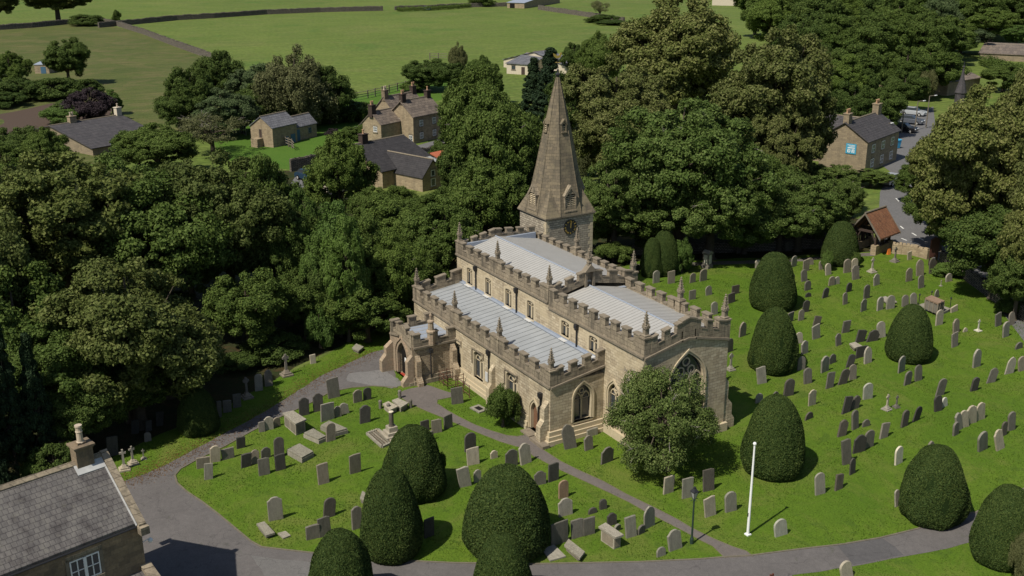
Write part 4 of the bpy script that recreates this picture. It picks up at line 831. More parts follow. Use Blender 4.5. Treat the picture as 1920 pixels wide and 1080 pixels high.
def stonewall(name,label,pts,h,th=.5,mat=None,seed=1,world=False):
    rnd=random.Random(seed); P=[Vector(g2(*p)) for p in pts] if not world else [Vector(p) for p in pts]; o0_=P[0]; mb=MB((o0_.x,o0_.y,0)); cp=MB((o0_.x,o0_.y,0))
    for a,b in zip(P[:-1],P[1:]):
        n=max(1,int((b-a).length/.9)); d=(b-a).normalized(); nn=Vector((-d.y,d.x)); pa=a; ha=h*rnd.uniform(.9,1.05)
        for i in range(n):
            pb=a.lerp(b,(i+1)/n); hb=h*rnd.uniform(.88,1.08); q=lambda p,s,z:(p.x+nn.x*s,p.y+nn.y*s,z)
            mb.hexa([q(pa,-th/2,-.1),q(pb,-th/2,-.1),q(pb,th/2,-.1),q(pa,th/2,-.1)],[q(pa,-th*.38,ha),q(pb,-th*.38,hb),q(pb,th*.38,hb),q(pa,th*.38,ha)])
            m_=3
            for j in range(m_):
                c0=pa.lerp(pb,(j+.1)/m_);c1=pa.lerp(pb,(j+.88)/m_); hz_=(ha+hb)/2+rnd.uniform(-.05,.06); hh=rnd.uniform(.14,.24)
                cp.hexa([q(c0,-th*.42,hz_-.06),q(c1,-th*.42,hz_-.06),q(c1,th*.42,hz_-.06),q(c0,th*.42,hz_-.06)],[q(c0,-th*.2,hz_+hh),q(c1,-th*.25,hz_+hh*.9),q(c1,th*.25,hz_+hh*.9),q(c0,th*.2,hz_+hh)])
            pa=pb;ha=hb
    r=thing(name,label,'wall',(o0_.x,o0_.y,0)); fixn(mb.build('wall_body',mat or M['drystone'],r)); fixn(cp.build('coping',mat or M['drystone'],r)); return r
stonewall('drystone_wall','long drystone field wall crossing the top left of the meadow',[(185,52),(240,47),(330,38),(400,34),(500,27),(600,23),(718,20)],1.7,.8,seed=1)
stonewall('drystone_wall','drystone wall running diagonally down between rough field and meadow',[(180,40),(225,50),(270,64),(330,87),(405,114)],1.5,.8,seed=2)
stonewall('drystone_wall','shadowed drystone wall at the far left beneath field trees',[(-60,58),(0,56),(60,52),(120,46),(180,42)],1.6,.8,seed=3)
stonewall('drystone_wall','drystone wall behind vehicles near the top field barn',[(740,19),(800,17),(860,14),(950,12)],1.5,.8,seed=4)
stonewall('drystone_wall','drystone wall right of the field barn leading to a bush',[(1010,18),(1050,24),(1105,32),(1170,42)],1.6,.8,seed=5)
stonewall('lane_wall','brown stone wall along the lane behind the blue car',[(545,322),(590,313),(625,304),(690,290)],1.6,.4,seed=6)
stonewall('garden_wall','low stone garden wall in front of the gabled house',[(640,262),(672,252),(680,243)],1.2,.4,seed=7)
stonewall('churchyard_wall','low pale stone boundary wall right of the lychgate',[(1672,474),(1690,476),(1712,478),(1740,486)],1.0,.5,M['house'],seed=8)
stonewall('churchyard_wall','mossy boundary wall beneath the right-hand trees',[(1764,492),(1800,515),(1840,545),(1880,575),(1935,612)],1.1,.5,seed=9)
stonewall('churchyard_wall','dark boundary wall under trees behind the far path',[(1180,478),(1330,474),(1480,468),(1590,462)],.9,.4,seed=10)
stonewall('parapet_wall','stone wall edging the lane by the gabled house',[(776,296),(830,283),(870,268)],1.0,.4,seed=11)
def fence(label,pts,h,step):
    P=[Vector(g2(*p)) for p in pts]; r=thing('timber_fence',label,'fence',(P[0].x,P[0].y,0)); ra=MB((P[0].x,P[0].y,0))
    for a,b in zip(P[:-1],P[1:]):
        n=max(1,int((b-a).length/step))
        for i in range(n):
            q=a.lerp(b,i/n); mb=MB((P[0].x,P[0].y,0)); mb.box(q.x-.09,q.x+.09,q.y-.09,q.y+.09,0,h+.15); fixn(mb.build('post',M['wood'],r))
        for z in(.35,.65,.95): ra.tube((a.x,a.y,h*z),(b.x,b.y,h*z),.06,n=4)
    fixn(ra.build('rail',M['wood'],r)); return r
fence('timber post and rail fence between meadow and garden',[(658,190),(690,184),(730,174),(775,163),(830,155)],1.5,2.6)
fence('short grey timber fence beside the stone barn',[(523,268),(548,278),(552,283)],1.3,1.2)
fence('wire netting panel standing alone in the meadow',[(806,112),(838,112)],1.6,1.5)
# hedge
# ================================================= VEGETATION
def leafcloud(name,C,N,S,rnd,mat,parent=None,droop=0,fold=.25):
    n=len(C); N=N/np.linalg.norm(N,axis=1)[:,None]; a=rnd.normal(size=(n,3)); U=np.cross(N,a); U/=np.linalg.norm(U,axis=1)[:,None]; V=np.cross(N,U)
    if droop: U[:,2]-=droop; U/=np.linalg.norm(U,axis=1)[:,None]; V=np.cross(N,U); V/=np.linalg.norm(V,axis=1)[:,None]
    s=S[:,None]; asp=rnd.uniform(.5,.85,n)[:,None]
    P=np.empty((n,4,3)); P[:,0]=C-U*s; P[:,1]=C-V*s*asp+N*s*fold*rnd.uniform(-1,1,n)[:,None]; P[:,2]=C+U*s; P[:,3]=C+V*s*asp+N*s*fold*rnd.uniform(-1,1,n)[:,None]
    me=bpy.data.meshes.new(name); me.vertices.add(4*n); me.vertices.foreach_set('co',P.reshape(-1).astype(np.float32)); me.loops.add(4*n); me.loops.foreach_set('vertex_index',np.arange(4*n,dtype=np.int32)); me.polygons.add(n)
    me.polygons.foreach_set('loop_start',np.arange(0,4*n,4,dtype=np.int32)); at=me.attributes.new('r','FLOAT','FACE'); at.data.foreach_set('value',rnd.uniform(0,1,n).astype(np.float32)); me.update(calc_edges=True); me.materials.append(mat)
    o=bpy.data.objects.new(name,me); col.objects.link(o)
    if parent: o.parent=parent
    return o
def sph(rnd,n): 
    v=rnd.normal(size=(n,3)); return v/np.linalg.norm(v,axis=1)[:,None]
DENS=1.0
def make_tree(name,mat,seed,Rr=5.,Ht=14.,base=.18,nclump=90,per=450,leaf=.17,cr=.2,droop=0,shape='round',twigs=0,gap=0.,flat=.75):
    """unit tree; crown radius Rr, total height Ht"""
    rnd=np.random.default_rng(seed); rn=random.Random(seed); nclump=int(nclump*2.3); cr*=.68
    root=bpy.data.objects.new(name,None); col.objects.link(root); root.empty_display_size=.5
    zc=Ht*(base+(1-base)*.52); rz_=Ht*(1-base)*.48
    # crown built of a few big lobes
    lobes=[(0,0,zc,Rr*.72,rz_)]
    for i in range(7):
        t=2*math.pi*i/7+rn.uniform(-.3,.3); q=rn.uniform(.38,.55)*Rr; lobes.append((math.cos(t)*q,math.sin(t)*q,zc+rn.uniform(-.45,.35)*rz_,Rr*rn.uniform(.42,.56),rz_*rn.uniform(.38,.55)))
    if shape=='cone': lobes=[(0,0,Ht*(base+(1-base)*f),Rr*(1.05-f),Ht*.12) for f in np.linspace(.08,.93,8)]
    C=[];N=[];cl=[]
    d=sph(rnd,nclump*3); k=0
    while len(cl)<nclump:
        L_=lobes[rn.randrange(len(lobes))]; v=d[k%len(d)]; k+=1
        if v[2]<-.55 and rn.random()<.7: continue
        f=rn.uniform(.78,1.0) if rn.random()>.18 else rn.uniform(.3,.75)
        p=np.array([L_[0]+v[0]*L_[3]*f,L_[1]+v[1]*L_[3]*f,L_[2]+v[2]*L_[4]*f])
        # skip clumps buried deep inside another lobe
        ins=any(((p[0]-q[0])/q[3])**2+((p[1]-q[1])/q[3])**2+((p[2]-q[2])/q[4])**2<.35 for q in lobes)
        if ins and rn.random()<.75: continue
        if p[2]<Ht*base*.7: continue
        cl.append((p,v,Rr*cr*rn.uniform(.5,1.5)))
    for p,v,r_ in cl:
        m_=int(per*DENS*rn.uniform(.7,1.2)*(r_/(Rr*cr))**1.5); q=sph(rnd,m_); out=q+v*.6+np.array([0,0,.35]); 
        rad=rnd.uniform(.35,1.0,m_)**.6; pos=q*rad[:,None]*r_; pos[:,2]*=flat; lump=1+.25*np.sin(q[:,0]*5+p[0])*np.cos(q[:,1]*5+p[1])
        pos*=lump[:,None]
        if droop: pos[:,2]-=droop*r_*rnd.uniform(0,1,m_)**2*1.6
        C.append(p+pos); N.append(out*.6+rnd.normal(size=(m_,3))*.55)
    C=np.concatenate(C);N=np.concatenate(N); S=leaf*.68*rnd.uniform(.55,1.4,len(C))
    leafcloud('crown',C,N,S,rnd,mat,root,droop=droop*.6)
    tb=MB(); tb.tube((0,0,-.1),(0,0,Ht*.3),Rr*.075,Rr*.055,9); tb.tube((0,0,Ht*.3),(rn.uniform(-.2,.2),rn.uniform(-.2,.2),Ht*.85),Rr*.055,Rr*.01,7)
    tb.lathe((0,0,-.05),[(Rr*.13,0),(Rr*.085,.25),(Rr*.075,.7)],9)
    for p,v,r_ in cl[:34]:
        z0=Ht*rn.uniform(.22,.5); a=Vector((0,0,z0)); b=Vector(p)*.9; b.z=p[2]-.2; mid=a.lerp(b,.5)+Vector((rn.uniform(-.3,.3),rn.uniform(-.3,.3),rn.uniform(0,.6))); tb.tube(a,mid,Rr*.026,Rr*.017,5); tb.tube(mid,b,Rr*.017,Rr*.005,5)
    fixn(tb.build('trunk',M['bark'],root))
    if twigs:
        tw=MB()
        for _ in range(twigs):
            p,v,r_=cl[rn.randrange(len(cl))]
            if v[2]<-.1: continue
            a=Vector(p); v_=Vector(v); e=a+v_*r_*1.15+Vector((rn.uniform(-.5,.5),rn.uniform(-.5,.5),rn.uniform(-.4,.3)))*r_; tw.tube(a,e,.03,.012,4); 
            for _j in range(2): tw.tube(a.lerp(e,rn.uniform(.4,.8)),e+Vector((rn.uniform(-.4,.4),rn.uniform(-.4,.4),rn.uniform(-.3,.3)))*r_,.018,.008,4)
        fixn(tw.build('bare_twigs',M['twig'],root))
    root['R']=Rr; root['Hh']=Ht
    return root
PROTO={}
def P_(k,*a,**kw): PROTO[k]=(a,kw)
P_('lime','tall_tree',M['lime'],11,6,15,.12,150,430,.17,.17)
P_('lime2','tall_tree',M['lime'],12,6,14,.10,140,430,.17,.19)
P_('big','tall_tree',M['leafk'],13,6,15,.12,170,420,.16,.17,twigs=14)
P_('big2','tall_tree',M['leafk'],14,6,14,.08,160,420,.16,.18,twigs=24)
P_('green','broadleaf_tree',M['leafg'],15,5,11,.08,110,430,.15,.2,twigs=8)
P_('green2','broadleaf_tree',M['leafg'],16,5,12,.08,100,450,.15,.22)
P_('feather','spreading_tree',M['leaff'],17,6,11,.06,170,330,.13,.15,twigs=30,flat=.65)
P_('dark','broadleaf_tree',M['leafd'],18,5,11,.06,90,430,.16,.22)
P_('blue','broadleaf_tree',M['leafb'],19,5,11,.06,90,430,.17,.22)
P_('light','broadleaf_tree',M['leafl'],20,4,11,.05,90,420,.14,.22)
P_('willow','weeping_tree',M['willow'],21,5,11,.05,100,430,.16,.2,droop=1.3)
P_('purple','broadleaf_tree',M['leafp'],22,4,7,.05,60,380,.16,.25)
P_('yellow','broadleaf_tree',M['leafy'],23,3,6,.05,50,260,.13,.25,twigs=10)
P_('conifer','conifer_tree',M['needle'],24,2.6,11,.05,110,260,.15,.22,shape='cone')
P_('bush','shrub',M['leafg'],25,2,2.8,.0,50,320,.09,.3)
P_('bushd','shrub',M['leafd'],26,2,2.8,.0,45,320,.10,.3)
P_('bushl','shrub',M['leafl'],27,2,2.8,.0,45,300,.09,.3)
P_('holly','holly_tree',M['leafh'],28,3.6,6.6,.0,120,300,.08,.21,twigs=60)
P_('sparse','sparse_tree',M['willow'],29,4,7,.2,40,90,.13,.25,twigs=60)
built={}
KD={'lime':'tall olive-green tree','lime2':'tall olive-green tree','big':'massive dark green tree','big2':'spreading pale-twigged tree','green':'mid-green broadleaf tree','green2':'rounded green broadleaf tree','feather':'wide feathery green tree','dark':'dark green tree','blue':'blue-green tree','light':'light green tree','willow':'weeping grey-green tree','purple':'dark purple-leaved tree','yellow':'yellowing tree','conifer':'dark narrow conifer','bush':'green shrub','bushd':'dark shrub','bushl':'bright green shrub','holly':'glossy dark green holly tree','sparse':'sparse brown-twigged tree'}
TLM=[("the church spire",1045,300),("the gabled stone house",760,210),("the blue-doored barn",545,250),("the dark-roofed house",750,320),("the long low brown-roofed house",210,250),("the pale field cottage",975,115),("the blue-bannered building",1610,260),("the lychgate",1640,440),("the top field barn",965,10),("the porch",760,650),("the left cottage chimney",172,830),("the far car park",1700,225),("the dormered far house",1800,150),("the top left field corner",100,30),("the allotment shed",75,125),("the top right corner",1890,20),("the right picture edge",1900,330),("the left picture edge",20,500),("the tower clock",1068,425),("the parked blue car",585,325)]
tn=0
def tree(kind,px,ytop,wpx,ybase,label=None,group='trees around the churchyard and village',zs=None):
    global tn; tn+=1
    x,y=g2(px,ybase); ht=zat(x,y,ytop); depth=(np.array([x,y,ht*.5])-_O)@_fw; Rw=wpx/2*depth/FPX
    # aim the crown's visible centre at px: base pixel already there
    if kind not in built: 
        a,kw=PROTO[kind]; built[kind]=make_tree(*a,**kw); first=True
    else: first=False
    p=built[kind]; r=p if first else copy_thing(p,(0,0,0))
    r.location=(x,y,0); sR=Rw/p['R']/1.0; r.scale=(sR,sR,ht/p['Hh']); rz__=random.Random(tn*7).uniform(0,6.28); r.rotation_euler=(0,0,rz__)
    r['category']='shrub' if kind.startswith('bush') else 'tree'; r['group']=group if not kind.startswith('bush') else 'shrubs and undergrowth'
    if label: r['label']=label
    else: autolabel(r,KD[kind],px,(ytop*2+ybase)/3,TLM)
    return r
T=tree
# left wood
T('big',150,262,370,640);T('big',440,268,270,600);T('green2',505,285,140,600);T('big',-10,330,260,760);T('big2',265,470,330,800,'drooping pale-twigged tree hanging over the shaded yew');T('green2',320,330,280,640)
T('dark',60,480,260,800);T('dark',548,400,120,610);T('dark',320,600,200,745);T('green',120,600,220,830);T('bushl',601,578,60,652,'small rounded bush under the wood edge right of the crosses')
T('dark',250,640,240,790);T('conifer',35,610,90,900);T('conifer',85,640,80,885);T('conifer',-10,620,80,930);T('yellow',45,795,80,880);T('bushd',110,835,90,905);T('bushl',75,850,60,900);T('dark',10,700,160,870);T('dark',160,690,170,850)
T('dark',610,470,110,630);T('dark',560,360,150,600)
T('big',40,278,220,600);T('green2',250,290,220,560);T('big',360,285,200,560);T('green',520,300,130,560)
T('dark',470,500,170,665);T('dark',575,500,120,635);T('bushd',515,632,110,672);T('bushd',450,665,80,692);T('bush',640,590,70,632)
# middle
T('green',640,250,130,430);T('light',640,365,130,600);T('green2',735,368,160,520);T('green2',800,362,110,455);T('green',705,350,100,455);T('dark',755,380,90,470);T('green2',752,346,85,440);T('willow',1098,225,60,330);T('green',985,225,75,400);T('green2',850,330,90,430);T('dark',1128,240,90,330);T('feather',1632,318,84,350);T('green2',690,400,130,600);T('light',655,385,95,640);T('light',600,430,85,628);T('green',745,440,120,608);T('light',575,340,80,560);T('green',835,375,160,560);T('green2',760,450,150,600);T('dark',690,530,150,640);T('bush',735,560,110,612)
T('yellow',880,388,110,480);T('conifer',930,395,36,470);T('conifer',952,392,36,472);T('conifer',972,398,34,472);T('green',905,300,170,500)
T('green2',893,118,150,380);T('green',930,170,170,430);T('dark',880,250,120,430);T('green2',960,320,120,470);T('light',700,430,100,560)
T('conifer',1030,98,90,240);T('conifer',1000,115,70,230);T('dark',1070,130,110,280);T('green',1120,60,80,180)
T('lime',1150,105,200,360);T('lime2',1265,-8,260,260);T('lime2',1190,170,190,380);T('lime',1430,48,250,380)
T('feather',1270,185,330,470);T('feather',1150,300,180,480);T('green',1390,270,160,460);T('feather',1330,300,250,485);T('green2',1220,330,160,480);T('dark',1460,300,160,430);T('lime',1462,185,140,400)
T('feather',1495,325,190,470);T('feather',1565,335,100,440);T('feather',1545,308,140,400);T('feather',1460,350,160,470);T('green',1395,370,120,475)
T('dark',1140,370,90,470);T('bush',1150,455,70,490);T('bushl',1278,448,40,512,'slim blue-green sapling leaning beside the dark yew')
# right
T('lime',1815,160,240,500);T('lime2',1760,225,130,430);T('green',1715,300,80,380);T('lime2',1905,108,170,480);T('lime',1930,330,170,600);T('lime2',1765,225,150,440);T('green',1760,330,130,470);T('lime',1960,200,200,560);T('dark',1860,380,180,560);T('dark',1900,450,120,600);T('feather',1800,340,150,500);T('bushl',1775,495,60,517);T('bush',1890,560,50,590)
T('willow',1920,985,70,1090,'pale grey-green bush at the bottom right edge')
# far copse
T('dark',425,88,100,215);T('dark',365,120,100,245);T('willow',560,85,150,240);T('dark',620,118,100,232);T('blue',490,115,120,222);T('dark',505,150,120,234);T('blue',420,165,120,258);T('bushd',600,195,90,228);T('bushd',650,190,90,225);T('bushd',680,195,70,222);T('dark',340,165,90,250);T('blue',455,180,70,250)
T('sparse',400,212,130,290,'sparse brown-twigged tree on the orchard lawn left of the barn');T('green',300,232,150,330);T('dark',45,232,130,335);T('green',92,240,95,340);T('dark',262,240,100,320);T('green',10,270,120,360);T('bushl',360,215,60,240)
T('dark',130,68,90,158,'dark brown-green solitary tree in the rough field');T('big',110,-50,140,42,'large field tree cut by the top left edge');T('big',-5,-35,90,50);T('purple',170,165,90,228);T('light',212,165,40,215);T('green',25,97,80,180);T('bushd',35,150,80,190);T('bushd',100,148,90,186);T('bushd',125,190,70,215);T('bushl',120,200,80,235);T('bushd',160,150,60,180);T('bushd',220,20,16,42,'tiny dark bush standing in the upper meadow');T('bushd',160,28,60,48);T('bushd',10,175,80,200);T('blue',0,110,60,170)
T('dark',800,108,100,170);T('willow',858,78,36,135);T('dark',855,115,80,180);T('green',905,105,80,200);T('bush',780,150,60,172);T('bushd',905,-8,50,12);T('sparse',1125,0,40,34);T('bushd',1130,28,60,42);T('green',880,150,90,240);T('dark',1075,78,50,140)
T('light',730,228,60,258,'climbing green plant against the gabled house wall');T('light',705,232,50,260);T('bush',690,228,40,258);T('bushd',655,240,50,262);T('purple',625,240,30,262,'small red-leaved shrub in the cottage garden');T('bush',838,300,50,325);T('bushd',870,235,60,280);T('dark',840,255,70,310)
# forested slope, top right
rn=random.Random(77); rows=[(58,-40),(95,-10),(135,28),(175,70),(215,112),(250,150)]
for ri,(yb_,yt) in enumerate(rows):
    for i in range(11):
        px=1405+i*52+rn.uniform(-16,16)+(26 if ri%2 else 0); jy=rn.uniform(-14,14)
        if px>1650 and yb_>200: continue
        if px<1480 and yb_>120 and yb_<260: continue
        if px>1760 and 80<yb_<240: continue
        if px>1830 and yb_<80 and yt>-20: continue
        T(rn.choice(['dark','green','dark','blue','green2','green','dark']),px,yt+jy,rn.uniform(88,120),yb_+rn.uniform(-6,6)+8,group='trees of the wooded hillside')
T('dark',1755,35,110,122);T('green',1855,15,120,78);T('green',1880,120,90,172);T('light',1745,100,70,168);T('dark',1925,130,90,185);T('blue',1800,45,100,100);T('dark',1885,-60,120,62);T('dark',1820,-55,120,60);T('light',1905,45,60,85);T('dark',1690,130,90,210);T('willow',1728,115,50,190);T('green',1770,30,110,112)
# hedges
def hedge(label,pts,h,w_,mat,seed):
    rnd=np.random.default_rng(seed); P=[Vector(g2(*p)) for p in pts]; C=[];N=[]
    for a,b in zip(P[:-1],P[1:]):
        L_=(b-a).length; n=int(L_*(h*2+w_)*45); t=rnd.uniform(0,1,n); th=rnd.uniform(0,math.pi,n); d=(b-a).normalized(); nn=np.array([-d.y,d.x,0]); r_=rnd.uniform(.75,1.05,n)
        lump=1+.12*np.sin(t*L_*2.1)
        p=np.array([a.x,a.y,0])+np.outer(t,np.array([b.x-a.x,b.y-a.y,0]))+nn*(np.sign(np.cos(th))*np.abs(np.cos(th))**.5*w_/2*r_)[:,None]; p[:,2]=np.abs(np.sin(th))**.5*h*r_*lump*rnd.uniform(.05,1,n)**.25
        C.append(p); N.append(nn*np.cos(th)[:,None]+np.array([0,0,1])*np.sin(th)[:,None]+rnd.normal(size=(n,3))*.5)
    C=np.concatenate(C);N=np.concatenate(N); o=P[0]; C=C-np.array([o.x,o.y,0]); q=leafcloud('hedge',C,N,.13*rnd.uniform(.7,1.4,len(C)),rnd,mat); q.location=(o.x,o.y,0); tag(q,label,'hedge')
hedge('tall dark clipped hedge behind the weeping tree',[(600,222),(640,225),(672,232),(690,224)],2.6,2.2,M['leafd'],1)
hedge('long green hedge behind the dormered far house',[(1845,122),(1870,132),(1905,140),(1960,142)],2.5,3,M['leafg'],2)
hedge('scrubby hedge along the top field wall by the vehicles',[(745,22),(800,20),(850,17),(880,14)],1.8,2.5,M['leafg'],3)
hedge('dark hedgerow left of the allotment shed',[(-20,178),(40,186),(100,180),(140,172)],2.2,3,M['leafd'],4)
T('bushd',1152,38,70,46,'low dark shrub beside the wall in the upper meadow')
# holly by the chancel, bush by the aisle
T('holly',1246,692,212,880,'rounded holly tree by the chancel, glossy dark leaves and pale twigs')
T('bush',943,722,66,800,'bright rounded laurel bush against the south aisle wall')
# ---- clipped yews
def yew_proto(seed,n=85000,lumpy=.02):
    rnd=np.random.default_rng(seed); prof=[(.0,.80),(.05,.91),(.13,.985),(.22,1.0),(.35,.97),(.5,.89),(.64,.80),(.76,.69),(.86,.56),(.93,.43),(.975,.29),(1.0,.0)]
    pz=np.array([p[0] for p in prof]);pr=np.array([p[1] for p in prof])
    root=bpy.data.objects.new('clipped_yew',None); col.objects.link(root)
    h=1-np.sqrt(rnd.uniform(0,1,n))*1.0; h=rnd.uniform(0,1,n); keep=rnd.uniform(0,1,n)<np.interp(h,pz,pr)*.85+.15; h=h[keep]; top=rnd.uniform(.86,1,n//6); h=np.concatenate([h,top]); m_=len(h); t=rnd.uniform(0,2*math.pi,m_)
    Rr,Hh=1.5,3.2
    lump=1+lumpy*np.sin(t*3+h*6)+lumpy*.7*np.sin(t*7-h*9)
    r_=np.interp(h,pz,pr)*Rr*lump*rnd.uniform(.965,1.012,m_); C=np.stack([r_*np.cos(t),r_*np.sin(t),h*Hh+rnd.uniform(-.02,.02,m_)],1)
    dr=(np.interp(h+.03,pz,pr)-np.interp(h-.03,pz,pr))*Rr/(.06*Hh); N=np.stack([np.cos(t),np.sin(t),-dr],1); N/=np.linalg.norm(N,axis=1)[:,None]; N=N*.9+rnd.normal(size=(m_,3))*.55
    leafcloud('foliage',C,N,.031*rnd.uniform(.6,1.5,m_),rnd,M['yew'],root)
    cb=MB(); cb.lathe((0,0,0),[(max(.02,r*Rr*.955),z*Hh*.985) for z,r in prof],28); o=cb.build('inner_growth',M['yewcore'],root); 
    for p in o.data.polygons: p.use_smooth=True
    tk=MB(); tk.tube((0,0,-.1),(0,0,1.5),.18,.12); fixn(tk.build('trunk',M['bark'],root)); return root
YP=[yew_proto(1,lumpy=.02),yew_proto(2,lumpy=.042)]
YN=0
for px,yt,wp,yb,pi,lab in[(735,880,118,1046,0,'smooth dark yew dome at the front left of the lawn'),(778,800,118,935,1,'shaggy yew dome with leafy shoots on its right'),(950,878,164,1040,0,'widest yew dome, with a dark hole low on its right'),(943,1004,118,1150,0,'yew dome cut by the bottom edge near the middle'),(643,997,128,1150,1,'yew dome cut by the bottom edge left of centre'),
  (1447,743,118,893,0,'tall yew dome directly behind the white flagpole'),(1745,838,124,980,1,'yew dome at the edge of the bending drive'),(1876,913,116,1060,0,'yew dome at the far bottom right beside the drive'),(1447,578,90,700,1,'nearer of two yew domes beside the chancel'),(1447,474,88,584,0,'farther of two yew domes beside the chancel'),
  (1702,572,84,680,0,'lone yew dome among the right-hand graves'),(1244,432,58,518,0,'tall dark yew behind the nave parapet'),(1222,446,44,521,1,'small sunlit yew merged with the dark one behind the nave'),(1573,415,68,500,0,'ivy-fringed yew dome near the lychgate'),(374,728,76,815,1,'shaded yew dome beside the drive under the left trees')]:
    x,y=g2(px,yb-wp*.10); ht=zat(x,y,yt); dep=(np.array([x,y,ht*.4])-_O)@_fw; r_=wp/2*dep/FPX
    if YN in(0,1): o=YP[YN]; p=YP[YN]
    else: p=YP[pi]; o=copy_thing(p,(0,0,0))
    YN+=1; o.location=(x,y,0); o.scale=(r_/1.5,r_/1.5,ht/3.2); o.rotation_euler=(0,0,YN*1.3); tag(o,lab,'yew','clipped yew domes')
# loose shoots beside yews
T('bush',824,846,28,908,'leafy elder shoots beside the shaggy yew dome');T('bushl',1551,470,24,507,'pale ivy bush on the left of the lychgate yew');T('bush',1601,472,22,502,'dark ivy bush right of the lychgate yew')
